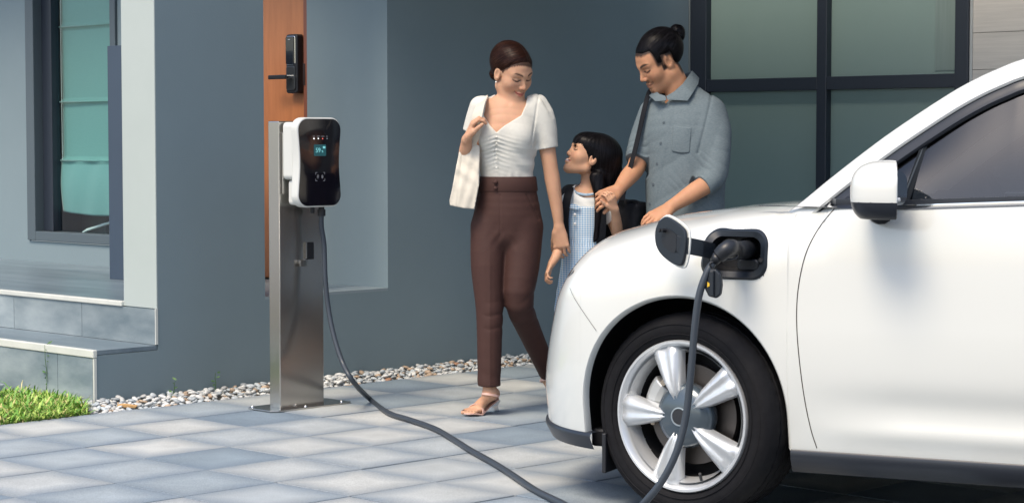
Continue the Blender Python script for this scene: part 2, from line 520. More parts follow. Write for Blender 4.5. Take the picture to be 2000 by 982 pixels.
part('lintel', WALL, (-.02, -1.967, 3.0005), (.2, -.003, 3.3), gw)
CLAD = mat('grey_wood_tile', (.52, .51, .48), .5, col2=(.40, .395, .375), nscale=5, amt=1.0, stretch=(1, .5, 12), objrand=.06, detail=8, bump=.08, bscale=40)
cw = part('clad_wall', mat('clad_core', (.2, .2, .2), .8), (4.03, -7.5, -.1), (4.25, -1.968, 3.3))
for i in range(16):
    part('cladding_tile', CLAD, (4.005, -4.0, .02 + i * .2), (4.029, -1.969, .02 + i * .2 + .197), cw)
part('corner_bead', mat('alu_bead', (.5, .52, .52), .35, metal=.6), (3.997, -1.985, .0), (4.006, -1.969, 3.2), cw)

# roman blind behind the window
def blind():
    b = MB()
    n = 40; zs = []
    folds = [1.105, 1.478, 1.955]
    z = .775
    while z < 2.70:
        zs.append(z); z += .012
    rows = []
    for z in zs:
        row = []
        for i in range(n + 1):
            y = 2.47 + (3.232 - 2.47) * i / n
            off = 0.0
            for f_ in folds:
                dz = z - f_
                if -.03 < dz < .012: off -= .018 * math.exp(-((dz) / .008) ** 2)
            sag = 0.0
            if z < 1.105:
                tt = (y - 2.47) / .762
                off -= .006 + .016 * math.sin((1.105 - z) / .33 * math.pi)
                sag = .018 * math.sin(math.pi * tt) * (1.105 - z) / .33
                off += .004 * math.sin(tt * 19 + z * 9)
            else:
                off += .003 * math.sin(y * 7 + z * 3)
            row.append(Vector((1.612 + off, y, z - sag)))
        rows.append(row)
    v = [p for r_ in rows for p in r_]
    f = [(i * (n + 1) + k, i * (n + 1) + k + 1, (i + 1) * (n + 1) + k + 1, (i + 1) * (n + 1) + k) for i in range(len(rows) - 1) for k in range(n)]
    b.add(v, f)
    m = mat('teal_linen', (0.105, 0.285, 0.265), 0.8, col2=(0.12, 0.305, 0.285), nscale=40, stretch=(1, 1, 6), bump=.15, bscale=260, sheen=.2)
    root = empty('roman_blind', HO, HA)
    tag(root, 'teal roman blind drawn most of the way down behind the left window', 'blind')
    o = b.build('fabric', m, root, smooth=True)
    md = o.modifiers.new('thick', 'SOLIDIFY'); md.thickness = .003
    for fz in folds:
        MB().tube([(1.591, 2.47, fz - .002), (1.591, 3.232, fz - .002)], .005, 8).build('fold_rod', m, root, smooth=True)
    MB().tube([(1.60, 3.225, 2.7), (1.592, 3.215, 1.7), (1.585, 3.20, 1.10), (1.575, 3.19, 1.11)], .002, 6).build('pull_cord', mat('cord', (.5, .6, .58), .6), root)
blind()

# wicker chair glimpsed under the blind, a plastic storage box beside it
ch = empty('wicker_chair', H(2.05, 2.75, .44), HA)
tag(ch, 'dark ribbed wicker chair glimpsed below the teal blind', 'chair')
WICK = mat('wicker', (.045, .06, .06), .5, objrand=.1)
for i in range(15):
    t_ = i / 14
    a_ = R(110 + 140 * t_)
    pts = [(math.cos(a_) * (.22 + .10 * s_), math.sin(a_) * (.24 + .13 * s_), .05 + .36 * s_) for s_ in (0, .3, .6, 1)]
    MB().tube(pts, .011, 6).build('rib', WICK, ch, smooth=True)
MB().lathe([(.0, .0), (.25, .0), (.25, .05), (0, .05)], 24, Matrix.Rotation(R(90), 4, 'X')).build('seat', WICK, ch)
MB().tube([(-.42, .30, .20), (-.40, .28, .22), (-.37, .08, .27), (-.34, -.14, .33), (-.30, -.3, .36)], .010, 8).build('armrest', mat('pale_tube', (.5, .62, .6), .3), ch, smooth=True)
MB().tube([(-.42, .30, -.0), (-.42, .30, .20)], .010, 8).build('leg', WICK, ch)
bx = MB().box((-.1, -.14, 0), (.1, .14, .32)).build('storage_box', mat('box_grey', (.22, .27, .27), .5), None, bevel=.012)
bx.location = H(2.0, 3.33, .44); bx.rotation_euler = (0, 0, HA)
tag(bx, 'small grey storage box on the floor behind the left window', 'box')

# slate-coloured screen standing on the porch
ps = empty('privacy_screen', H(.873, 1.665, PZ), HA)
tag(ps, 'tall dark slate panel standing on the porch in front of the left window', 'screen')
MB().box((0, -.85, 0), (.05, -.004, 1.31)).build('panel', mat('slate_blue', (.035, .055, .085), .5, col2=(.04, .062, .095), nscale=2), ps, bevel=.002)
MB().box((0.006, -.0035, .33), (.012, .0015, 1.20)).build('edge_trim', mat('edge_white', (.7, .72, .7), .5), ps)
MB().box((-.03, -.8, 0), (-.001, -.74, .02)).build('foot', FRAME, ps)

# ------------------------------------------------------------------ pebble strip along the wall
bed = MB().box((-.40, -.262, -.06), (4.013, -.001, -.012)).build('pebble_bed', mat('bed_soil', (.10, .10, .095), .9, col2=(.16, .15, .13), nscale=25, bump=.4, bscale=80))
bed.location = HO; bed.rotation_euler = (0, 0, HA)
tag(bed, kind='structure')
PEB = [mat('pebble_pale', (.60, .60, .57), .55, col2=(.46, .48, .48), nscale=30, objrand=.25),
       mat('pebble_grey', (.30, .345, .37), .55, col2=(.42, .45, .46), nscale=25, objrand=.3),
       mat('pebble_tan', (.42, .32, .22), .55, col2=(.36, .27, .2), nscale=25, objrand=.25),
       mat('pebble_rust', (.26, .13, .075), .55, col2=(.32, .19, .12), nscale=25, objrand=.2)]
def pebble_mesh(i, m):
    rnd = random.Random(100 + i)
    bm = bmesh.new()
    bmesh.ops.create_icosphere(bm, subdivisions=2, radius=1)
    ax = [rnd.uniform(-1, 1) for _ in range(6)]
    for v in bm.verts:
        c = v.co
        k = 1 + .12 * math.sin(2.3 * c.x + ax[0] * 3) + .10 * math.sin(2.7 * c.y + ax[1] * 3) + .10 * math.sin(3.1 * c.z + ax[2] * 3)
        v.co = Vector((c.x * k * 1.25, c.y * k * (.85 + .12 * ax[3]), c.z * k * (.58 + .12 * ax[4])))
    me = bpy.data.meshes.new('pebble'); bm.to_mesh(me); bm.free()
    me.polygons.foreach_set('use_smooth', [True] * len(me.polygons)); me.materials.append(m)
    return me
pm = [[pebble_mesh(i * 10 + k, m) for k in range(5)] for i, m in enumerate(PEB)]
cand = []
rnd = random.Random(3)
for layer, (n_, bmin, bmax) in enumerate(((900, -.255, -.010), (560, -.21, -.010))):
    placed = []
    tries = 0
    while len(placed) < n_ and tries < 16000:
        tries += 1
        a_ = rnd.uniform(-.50, 4.0); b_ = rnd.uniform(bmin, bmax); r_ = rnd.choice((.010, .012, .0135, .015, .018))
        if any((a_ - q[0]) ** 2 + (b_ - q[1]) ** 2 < (.80 * (r_ + q[2])) ** 2 for q in placed): continue
        placed.append((a_, b_, r_))
    for a_, b_, r_ in placed:
        cand.append((a_, b_, r_, layer))
def peb_score(c):
    p = H(c[0], c[1]); px = 1000 + FPX * p.x / p.y
    if px > 1060 or px < 150: return 0
    if 520 < px < 640 : return .2
    return c[2] / p.y * (1.4 if c[3] else 1) * (1.3 if c[1] < -.15 else 1)
cand.sort(key=peb_score, reverse=True)
rest = MB()
for i, (a_, b_, r_, layer) in enumerate(cand):
    far = a_ > 1.2
    mi = rnd.choices((0, 1, 2, 3), (5, 4, 1.2, .5) if far else (7, 4, .4, .1))[0]
    me = rnd.choice(pm[mi])
    z_ = -.010 + r_ * .45 + layer * .013 + max(0, (b_ + .2)) * .07
    rot = (rnd.uniform(-.45, .45), rnd.uniform(-.45, .45), rnd.uniform(0, 6.28))
    if i < 300:
        o = bpy.data.objects.new('pebble', me); COL.objects.link(o); o.parent = bed
        o.location = (a_, b_, z_); o.rotation_euler = rot; o.scale = (r_, r_, r_)
    else:
        from mathutils import Euler
        Mx = Matrix.Translation((a_, b_, z_)) @ Euler(rot).to_matrix().to_4x4() @ Matrix.Scale(r_, 4)
        rest.add([Mx @ v.co for v in me.vertices], [tuple(p.vertices) for p in me.polygons])
o = rest.build('pebble_filling', PEB[0], bed, smooth=True)
o.data.materials.append(PEB[1]); o.data.materials.append(PEB[2])
ids = []
fc = len(pm[0][0].polygons)
for i in range(len(o.data.polygons) // fc):
    ids += [rnd.choices((0, 1, 2), (5, 3, 2))[0]] * fc
o.data.polygons.foreach_set('material_index', ids)
o['kind'] = 'stuff'
wc = MB().prism([(-.045, -.006), (.04, -.008), (.047, .004), (-.02, .008), (-.047, .003)], -.010, .010).build('wood_chip', mat('chip', (.55, .34, .14), .7, col2=(.45, .26, .1), nscale=20, stretch=(1, 6, 6)), None, bevel=.002)
wc.location = H(-.32, -.20, .014); wc.rotation_euler = (.1, .05, HA - .9)
tag(wc, 'orange-brown wood chip lying at the corner of the pebbles by the grass', 'wood chip')

# ------------------------------------------------------------------ lawn corner
soil = MB().box((-6.0, -.262, -.05), (-.402, 5.0, -.008)).build('lawn_soil', mat('soil', (.07, .06, .04), .95, col2=(.12, .10, .06), nscale=20, bump=.5, bscale=60))
soil.location = HO; soil.rotation_euler = (0, 0, HA)
tag(soil, kind='structure')
def grass():
    rnd = random.Random(11)
    V = []; Fc = []; mi = []
    for i in range(8500):
        a_ = rnd.uniform(-1.5, -.40); b_ = rnd.uniform(-.25, 1.4)
        if rnd.random() < .35: b_ = rnd.uniform(-.25, .5); a_ = rnd.uniform(-1.0, -.378)
        if a_ > -.56 + .45 * (b_ + .25) and b_ < .1: continue
        h_ = rnd.uniform(.035, .080) * (1.0 if rnd.random() < .85 else 1.5)
        if b_ < -.15: h_ *= .75
        wd = rnd.uniform(.0022, .0052)
        an = rnd.uniform(0, 6.28); ln = rnd.uniform(.02, .085)
        d = Vector((math.cos(an), math.sin(an), 0)); s_ = Vector((-d.y, d.x, 0))
        p0 = Vector((a_, b_, -.01)); n0 = len(V)
        for t_, ww in ((0, .7), (.4, 1), (.75, .75), (1, .02)):
            c = p0 + d * ln * t_ ** 1.8 + Vector((0, 0, h_ * (t_ - .28 * t_ ** 3)))
            V.append(c - s_ * wd * ww); V.append(c + s_ * wd * ww)
        for k in range(3):
            Fc.append((n0 + 2 * k, n0 + 2 * k + 1, n0 + 2 * k + 3, n0 + 2 * k + 2))
            mi.append(0)
        c_ = rnd.choices((0, 1, 2), (5, 4, 1.6))[0]
        mi[-3:] = [c_] * 3
    o = mesh_obj('grass', V, Fc, mat('grass_mid', (.16, .36, .05), .5, objrand=0), None)
    o.data.materials.append(mat('grass_light', (.36, .50, .10), .5)); o.data.materials.append(mat('grass_straw', (.55, .48, .20), .6))
    o.data.polygons.foreach_set('material_index', mi)
    o.location = HO; o.rotation_euler = (0, 0, HA)
    tag(o, 'bright green tufty lawn corner in front of the porch steps', 'grass', kind='stuff')
grass()
ss = MB().prism([(-.30, 0), (.26, 0), (.28, .035), (-.32, .035)], -.30, .2).build('stepping_stone', STONE, None, bevel=.008)
ss.location = H(-.93, .62, .06); ss.rotation_euler = (0, 0, HA + .1)
tag(ss, 'flat grey stepping slab at the left edge of the lawn', 'stone slab')
# weeds: a thin stem up the riser and sprigs by the wall
def weed(a_, b_, h_, n_, label, lean=(0, 0)):
    rw = random.Random(int(a_ * 100 + b_ * 37))
    r0 = empty('weed', H(a_, b_, 0), HA)
    tag(r0, label, 'weed')
    pts = [(lean[0] * t_ + .01 * math.sin(t_ * 5), lean[1] * t_, h_ * t_) for t_ in (0, .25, .5, .75, 1)]
    GW = mat('weed_green', (.05, .13, .03), .6)
    MB().tube(pts, [.0022, .002, .0018, .0015, .001], 5).build('stem', GW, r0)
    for i in range(n_):
        t_ = .15 + .85 * i / max(1, n_ - 1)
        c = Vector((lean[0] * t_, lean[1] * t_, h_ * t_)); an = rw.uniform(0, 6.28); L_ = rw.uniform(.02, .04)
        d = Vector((math.cos(an), math.sin(an), rw.uniform(.1, .6))).normalized(); s_ = d.orthogonal().normalized() * .006
        MB().add([c, c + d * L_ * .5 + s_, c + d * L_, c + d * L_ * .5 - s_], [(0, 1, 2, 3)]).build('leaf', GW, r0)
weed(-.375, .40, .26, 9, 'thin green weed climbing the lower step riser', (0, -.02))
weed(.02, -.06, .09, 5, 'small grass sprig growing in the pebbles near the step corner', (.03, -.02))
weed(.30, -.03, .10, 5, 'little green sprig against the wall above the pale pebbles', (.02, -.01))

# ------------------------------------------------------------------ house across the drive, seen only in reflections
nb = empty('neighbour_house', (1.5, -13.0, 0), R(8))
tag(nb, 'two-storey pale house across the drive that shows only in the car window reflections', 'house')
NW = mat('neighbour_wall', (.36, .34, .31), .8, col2=(.40, .38, .35), nscale=1.0)
MB().box((-11, -8, 0), (11, -3.2, 6.2)).build('wall', NW, nb)
MB().box((-11, -3.2, 2.95), (11, .4, 3.10)).build('porch_soffit', mat('brown_soffit', (.13, .09, .065), .7), nb)
MB().box((-11, .4, 2.90), (11, .5, 3.25)).build('porch_fascia', mat('fascia_white', (.7, .68, .62), .6), nb)
MB().box((-11.3, -8.3, 6.2), (11.3, -2.2, 6.35)).build('roof', mat('roof_slab', (.14, .12, .11), .7), nb)
MB().box((-11.3, -2.2, 6.15), (11.3, -2.1, 6.5)).build('roof_fascia', mat('fascia_white', (.7, .68, .62), .6), nb)
for x in (-8.4, -4.2, 0, 4.2, 8.4):
    MB().box((x, -.1, 0), (x + .28, .18, 2.94)).build('column', NW, nb)
for x in (-9, -6, -3, 0, 3, 6):
    for z in (.9, 4.0):
        wn = MB().box((x, -3.19, z), (x + 2.1, -3.12, z + 1.6)).build('window', mat('nb_glass', (.02, .03, .04), .1), nb)
        MB().box((x - .06, -3.19, z - .07), (x + 2.16, -3.08, z - .005)).build('sill', NW, wn)

# ------------------------------------------------------------------ text meshes (lettering)
def text_mesh(name, s, size, m, parent, M, extrude=0.0004):
    cu = bpy.data.curves.new(name, 'FONT'); cu.body = s; cu.size = size; cu.align_x = 'CENTER'; cu.align_y = 'CENTER'; cu.extrude = extrude
    o = bpy.data.objects.new(name, cu); COL.objects.link(o)
    me = bpy.data.meshes.new_from_object(o.evaluated_get(bpy.context.evaluated_depsgraph_get()))
    bpy.data.objects.remove(o)
    o = bpy.data.objects.new(name, me); COL.objects.link(o); o.parent = parent
    me.materials.clear(); me.materials.append(m); me.transform(M)
    return o

# ------------------------------------------------------------------ charging post
STEEL = mat('brushed_steel', (.56, .54, .50), .22, metal=1.0, col2=(.53, .51, .475), nscale=40, stretch=(20, 20, .25), bump=.012, bscale=160, rough2=.26)
PA0, PA1, PB0, PB1, PTOP = .137, .400, -.749, -.672, 1.322
post = empty('charging_post', H(0, 0, 0), HA)
tag(post, 'brushed stainless steel pedestal post carrying the wall charger', 'post')
MB().box((PA0, PB0, .006), (PA1, PB1, PTOP)).build('column', STEEL, post, bevel=.004)
bp_ = [(PA0 - .055, -.805), (PA1 + .105, -.805), (PA1 + .13, -.79), (PA1 + .13, -.61), (PA1 + .10, -.595), (PA0 - .05, -.595), (PA0 - .085, -.62), (PA0 - .085, -.78)]
v_ = [(x, y, .0015) for x, y in bp_] + [(x, y, .0085) for x, y in bp_]
n_ = len(bp_)
pl_ = MB().add(v_, [tuple(range(n_))[::-1], tuple(range(n_, 2 * n_))] + [(i, (i + 1) % n_, n_ + (i + 1) % n_, n_ + i) for i in range(n_)]).build('base_plate', STEEL, post, bevel=.0015)
for x, y in ((PA0 + .12, -.785), (PA1 + .085, -.775), (PA1 + .085, -.62), (PA0 - .06, -.62)):
    MB().lathe([(0, .014), (.005, .014), (.007, .011), (.007, .007)], 12, Matrix.Translation((x, y, 0)) @ Matrix.Rotation(R(90), 4, 'X')).build('anchor_bolt', CHROME, pl_, smooth='auto')
# cut-out with a folded hook on the front
hk = MB().box((PA0 + .155, PB0 - .0015, .685), (PA0 + .205, PB0 + .002, .765)).build('slot', BLACKPL, post, bevel=.003)
MB().prism([(.155, .69), (.150, .69), (.150, .765), (.155, .765)], PB0 - .012, PB0 - .001, Matrix.Translation((PA0, 0, 0))).build('slot_lip', STEEL, post)
MB().box((PA0 + .105, PB0 - .018, .668), (PA0 + .155, PB0 - .001, .684)).build('hook', STEEL, post, bevel=.002)
MB().box((PA0 + .105, PB0 - .020, .655), (PA0 + .15, PB0 - .016, .684)).build('hook_lip', STEEL, post, bevel=.001)
MB().box((PA0 + .012, PB0 - .012, .99), (PA0 + .20, PB0 - .001, 1.27)).build('mounting_bracket', STEEL, post, bevel=.002)

# ------------------------------------------------------------------ charger
CHW = mat('charger_white', (.58, .59, .56), .35, spec=.5)
CX, CZ = .267, 1.135
FB = -.883
chg = empty('wall_charger', H(CX, PB0 - .012, .93), HA)
tag(chg, 'white and glossy black electric charger box with a 59 percent display on the steel post', 'charger')
T_ = Matrix.Translation((-CX, -(PB0 - .012), -.93))
def chp(name, poly, d0, d1, m, parent=chg, cx=CX, cz=CZ, **k):
    return MB().prism(poly, d0, d1, T_ @ Matrix.Translation((cx, 0, cz))).build(name, m, parent, **k)
chp('bezel', rrect(.266, .408, .058, 8, waist=.012), FB + .002, FB + .052, CHW, bevel=.008, seg=3)
chp('rear_housing', rrect(.235, .262, .022, 5), FB + .0525, PB0 - .0125, CHW, cz=CZ + .052, bevel=.006, seg=3)
chp('lower_housing', rrect(.20, .115, .018, 5), FB + .0525, PB0 - .03, CHW, cz=CZ - .137, cx=CX + .0, bevel=.006, seg=3)
fp = chp('front_panel', rrect(.252, .394, .053, 8, waist=.012), FB - .0015, FB + .0018, GLOSSBLACK)
dsp = chp('display', rrect(.072, .052, .004, 3), FB - .0025, FB - .0016, mat('lcd', (.01, .03, .035), .25, emit=(.02, .22, .26), estr=.16), fp, cx=CX + .0, cz=CZ + .055)
GLOW = mat('lcd_text', (.1, .3, .3), .4, emit=(.22, .62, .66), estr=.42)
MT = lambda x, z: T_ @ Matrix.Translation((CX + x, FB - .0028, CZ + z)) @ Matrix.Rotation(R(90), 4, 'X')
text_mesh('display_digits', '59', .030, GLOW, fp, MT(-.012, .054))
text_mesh('display_percent', '%', .014, GLOW, fp, MT(.014, .049))
chp('display_bar', rrect(.014, .010, .001, 2), FB - .0030, FB - .0026, GLOW, fp, cx=CX + .024, cz=CZ + .068)
PRT = mat('print_white', (.35, .36, .38), .5)
for i, (t_, c_, e_) in enumerate((('POWER', (.85, .9, .9), 2.0), ('CONNECT', (.8, .9, .9), 1.6), ('CHARGING', (.8, .15, .12), .8), ('FAULT', (.25, .3, .32), .3))):
    x = -.036 + i * .026
    text_mesh('indicator_lettering', t_, .0040, PRT, fp, MT(x, .118))
    MB().lathe([(.0, .0), (.0026, .0)], 12, T_ @ Matrix.Translation((CX + x, FB - .0026, CZ + .108))).build('indicator_light', mat('led%d' % i, c_, .4, emit=c_, estr=e_), fp)
# contactless symbol: four corner brackets and arcs facing each other
sy = MB()
for sx in (-1, 1):
    for sz in (-1, 1):
        x0, z0 = sx * .027, -.065 + sz * .019
        sy.box((min(x0, x0 - sx * .010), FB - .003, z0 - .0008), (max(x0, x0 - sx * .010), FB - .0026, z0 + .0008), T_ @ Matrix.Translation((CX, 0, CZ)))
        sy.box((x0 - .0008, FB - .003, min(z0, z0 - sz * .010)), (x0 + .0008, FB - .0026, max(z0, z0 - sz * .010)), T_ @ Matrix.Translation((CX, 0, CZ)))
    for rr_ in (.006, .010, .014):
        pts = []
        for k in range(9):
            a_ = R(-50 + 100 * k / 8)
            pts.append((CX + sx * (.003 + rr_ * .9 - rr_ * (1 - math.cos(a_)) * 1.2 + .002), FB - .0028, CZ - .065 + rr_ * .85 * math.sin(a_)))
        sy.tube([T_ @ Vector(p) for p in pts], .0007, 5)
sy.build('contactless_symbol', PRT, fp)
MB().lathe([(0, .045), (.014, .045), (.014, .03), (.019, .03), (.019, 0), (0, 0)], 20, T_ @ Matrix.Translation((CX + .055, FB + .055, .888)) @ Matrix.Rotation(R(90), 4, 'X')).build('cable_gland', BLACKPL, chg, smooth='auto')
MB().lathe([(0, .03), (.010, .03), (.010, 0), (0, 0)], 16, T_ @ Matrix.Translation((CX + .005, FB + .06, .902)) @ Matrix.Rotation(R(90), 4, 'X')).build('earth_plug', BLACKPL, chg, smooth='auto')

# ------------------------------------------------------------------ implicit surfaces: smooth-union volumes turned into one continuous mesh
class Vol:
    def __init__(s, lo, hi, h):
        s.h = h; s.lo = np.array(lo, float); n = np.ceil((np.array(hi) - s.lo) / h).astype(int) + 1
        s.n = n; s.d = np.full(n, 0.5, np.float32)
        s.ax = [s.lo[i] + np.arange(n[i]) * h for i in range(3)]
    def block(s, lo, hi):
        sl = []
        for i in range(3):
            a = int(max(0, math.floor((lo[i] - s.lo[i]) / s.h))); b = int(min(s.n[i], math.ceil((hi[i] - s.lo[i]) / s.h) + 1))
            if b <= a: return None, None
            sl.append(slice(a, b))
        P = np.meshgrid(s.ax[0][sl[0]], s.ax[1][sl[1]], s.ax[2][sl[2]], indexing='ij')
        return tuple(sl), np.stack(P, -1).astype(np.float32)
    def union(s, f, lo, hi, k=.01, pad=None):
        pd = (k + 3 * s.h) if pad is None else pad
        sl, P = s.block(np.array(lo) - pd, np.array(hi) + pd)
        if sl is None: return
        d = f(P); o = s.d[sl]
        if k > 0:
            hh = np.clip(.5 + .5 * (o - d) / k, 0, 1)
            s.d[sl] = o * (1 - hh) + d * hh - k * hh * (1 - hh)
        else:
            s.d[sl] = np.minimum(o, d)
    def sub(s, f, lo, hi, k=.004):
        sl, P = s.block(np.array(lo) - k - 2 * s.h, np.array(hi) + k + 2 * s.h)
        if sl is None: return
        d = -f(P); o = s.d[sl]
        hh = np.clip(.5 - .5 * (o - d) / k, 0, 1)
        s.d[sl] = o * (1 - hh) + d * hh + k * hh * (1 - hh)
    def shape(s, f, lo=None, hi=None):
        """d -> f(P, d)"""
        sl, P = s.block(s.lo if lo is None else lo, (s.lo + s.n * s.h) if hi is None else hi)
        if sl is None: return
        s.d[sl] = f(P, s.d[sl])
    # primitives
    def cone(s, a, b, ra, rb, k=.01, op='union'):
        a = np.array(a, np.float32); b = np.array(b, np.float32)
        def f(P):
            ab = b - a; t = np.clip(((P - a) @ ab) / max(ab @ ab, 1e-9), 0, 1)
            return np.linalg.norm(P - (a + t[..., None] * ab), axis=-1) - (ra + (rb - ra) * t)
        r_ = max(ra, rb)
        getattr(s, op)(f, np.minimum(a, b) - r_, np.maximum(a, b) + r_, k)
    def ell(s, c, r, M=None, k=.01, op='union'):
        c = np.array(c, np.float32); r = np.array(r, np.float32)
        Mi = np.eye(3, dtype=np.float32) if M is None else np.array(M, np.float32)
        def f(P):
            q = (P - c) @ Mi      # columns of M are the local axes
            k0 = np.linalg.norm(q / r, axis=-1); k1 = np.linalg.norm(q / (r * r), axis=-1)
            return k0 * (k0 - 1) / np.maximum(k1, 1e-6)
        m = r.max()
        getattr(s, op)(f, c - m, c + m, k)
    def limb(s, pts, k=.015, side=None, ki=.004, sub=3):
        """smooth chain of elliptical sections; pts: list of (centre, r_side, r_front); side: direction of r_side"""
        Q = np.array([list(np.array(p[0], float)) + [p[1], p[2]] for p in pts])
        if len(Q) > 2:
            E_ = np.vstack([2 * Q[0] - Q[1], Q, 2 * Q[-1] - Q[-2]]); out = []
            for i in range(1, len(E_) - 2):
                for u in np.arange(sub) / sub:
                    a, b, c, d = E_[i - 1:i + 3]
                    out.append(.5 * (2 * b + (c - a) * u + (2 * a - 5 * b + 4 * c - d) * u * u + (3 * b - a - 3 * c + d) * u ** 3))
            Q = np.array(out + [Q[-1]])
        Q = Q.astype(np.float32)
        mr = float(Q[:, 3:].max()); pd = k + 4 * s.h + ki
        sl, P = s.block(Q[:, :3].min(0) - mr - pd, Q[:, :3].max(0) + mr + pd)
        if sl is None: return
        D = np.full(P.shape[:3], .5, np.float32); o0 = [x.start for x in sl]
        for i in range(len(Q) - 1):
            a, b = Q[i, :3], Q[i + 1, :3]; ra, fa = Q[i, 3:]; rb, fb = Q[i + 1, 3:]
            ax = b - a; L = np.linalg.norm(ax); ax = ax / L
            sv = np.array(side if side is not None else (1, 0, 0), np.float32)
            sv = sv - ax * (sv @ ax); sv /= np.linalg.norm(sv); fv = np.cross(ax, sv)
            m = max(ra, rb, fa, fb) + pd
            lo_, hi_ = np.minimum(a, b) - m, np.maximum(a, b) + m; sb = []
            for q in range(3):
                x0 = int(max(sl[q].start, math.floor((lo_[q] - s.lo[q]) / s.h))) - o0[q]; x1 = int(min(sl[q].stop, math.ceil((hi_[q] - s.lo[q]) / s.h) + 1)) - o0[q]
                sb.append(slice(x0, max(x1, x0)))
            sb = tuple(sb); p = P[sb]
            if p.size == 0: continue
            q = p - a; t = q @ ax; tc = np.clip(t, 0, L); u = tc / L
            rs = ra + (rb - ra) * u; rf = fa + (fb - fa) * u; e = t - tc; qs = q @ sv; qf = q @ fv; mm = np.minimum(rs, rf)
            k0 = np.sqrt((qs / rs) ** 2 + (qf / rf) ** 2 + (e / mm) ** 2); k1 = np.sqrt((qs / rs ** 2) ** 2 + (qf / rf ** 2) ** 2 + (e / mm ** 2) ** 2)
            x = np.where(k0 < .2, (k0 - 1) * mm, k0 * (k0 - 1) / np.maximum(k1, 1e-6))
            d = D[sb]; D[sb] = np.minimum(d, x)
        o = s.d[sl]
        hh = np.clip(.5 + .5 * (o - D) / k, 0, 1); s.d[sl] = o * (1 - hh) + D * hh - k * hh * (1 - hh)
    def rbox(s, c, hs, r, M=None, k=.0, op='union'):
        c = np.array(c, np.float32); hs = np.array(hs, np.float32) - r
        Mi = np.eye(3, dtype=np.float32) if M is None else np.array(M, np.float32)
        def f(P):
            q = np.abs((P - c) @ Mi) - hs
            return np.linalg.norm(np.maximum(q, 0), axis=-1) + np.minimum(q.max(-1), 0) - r
        m = np.linalg.norm(hs) + r
        getattr(s, op)(f, c - m, c + m, k if op == 'union' else max(k, .002))
    def mesh(s):
        d = s.d; h = s.h
        sg = d < 0
        nx, ny, nz = d.shape
        c = np.zeros((nx - 1, ny - 1, nz - 1), np.uint8)
        for i in (0, 1):
            for j in (0, 1):
                for k in (0, 1):
                    c += sg[i:nx - 1 + i, j:ny - 1 + j, k:nz - 1 + k]
        act = (c > 0) & (c < 8)
        idx = np.argwhere(act)
        num = -np.ones(act.shape, np.int64); num[act] = np.arange(len(idx))
        acc = np.zeros((len(idx), 3)); cntr = np.zeros(len(idx))
        ed = []
        for a in range(3):
            o = [x for x in range(3) if x != a]
            for u in (0, 1):
                for v in (0, 1):
                    s0 = [0, 0, 0]; s0[o[0]] = u; s0[o[1]] = v
                    s1 = list(s0); s1[a] = 1
                    p0 = idx + s0; p1 = idx + s1
                    d0 = d[p0[:, 0], p0[:, 1], p0[:, 2]]; d1 = d[p1[:, 0], p1[:, 1], p1[:, 2]]
                    x = (d0 < 0) != (d1 < 0)
                    t = np.where(x, d0 / np.where(x, d0 - d1, 1), 0)
                    pt = np.array(s0)[None] + t[:, None] * (np.array(s1) - np.array(s0))[None]
                    acc[x] += pt[x]; cntr[x] += 1
        V = s.lo + (idx + acc / cntr[:, None]) * h
        Fq = []
        for a in range(3):
            o = [x for x in range(3) if x != a]
            m = [slice(None)] * 3
            sA = [slice(1, -1)] * 3; sA[a] = slice(0, d.shape[a] - 1)
            sB = [slice(1, -1)] * 3; sB[a] = slice(1, d.shape[a])
            A_, B_ = sg[tuple(sA)], sg[tuple(sB)]
            for flip, msk in ((0, A_ & ~B_), (1, ~A_ & B_)):
                e = np.argwhere(msk)
                off = np.array([1, 1, 1]); off[a] = 0
                e = e + off
                def cell(du, dv):
                    q = e.copy(); q[:, o[0]] -= du; q[:, o[1]] -= dv
                    return num[q[:, 0], q[:, 1], q[:, 2]]
                quad = np.stack([cell(0, 0), cell(1, 0), cell(1, 1), cell(0, 1)], 1)
                if (a == 1) != bool(flip): quad = quad[:, ::-1]
                Fq.append(quad)
        Fq = np.concatenate(Fq)
        Fq = Fq[(Fq >= 0).all(1)]
        return V, Fq
    def build(s, name, m, parent=None, origin=(0, 0, 0), relax=1, color=None, keep=None):
        V, Fq = s.mesh()
        if relax:
            for _ in range(relax):
                acc = np.zeros_like(V); cn = np.zeros(len(V))
                for a, b in ((0, 1), (1, 2), (2, 3), (3, 0)):
                    np.add.at(acc, Fq[:, a], V[Fq[:, b]]); np.add.at(cn, Fq[:, a], 1)
                    np.add.at(acc, Fq[:, b], V[Fq[:, a]]); np.add.at(cn, Fq[:, b], 1)
                V = V * .5 + .5 * acc / np.maximum(cn, 1)[:, None]
        if keep is not None:
            cen = V[Fq].mean(1); Fq = Fq[keep(cen)]
            used = np.unique(Fq); mp = -np.ones(len(V), np.int64); mp[used] = np.arange(len(used)); V = V[used]; Fq = mp[Fq]
        me = bpy.data.meshes.new(name)
        me.vertices.add(len(V)); me.vertices.foreach_set('co', (V - np.array(origin)).astype(np.float32).ravel())
        me.loops.add(len(Fq) * 4); me.loops.foreach_set('vertex_index', Fq.astype(np.int32).ravel())
        me.polygons.add(len(Fq)); me.polygons.foreach_set('loop_start', np.arange(0, len(Fq) * 4, 4, dtype=np.int32))
        me.update(calc_edges=True); me.validate()
        me.polygons.foreach_set('use_smooth', np.ones(len(me.polygons), bool))
        me.materials.append(m)
        if color is not None:
            ca = me.color_attributes.new('col', 'FLOAT_COLOR', 'POINT')
            C_ = np.ones((len(V), 4), np.float32); C_[:, :3] = color(V)
            ca.data.foreach_set('color', C_.ravel())
        o = bpy.data.objects.new(name, me); COL.objects.link(o); o.parent = parent
        return o
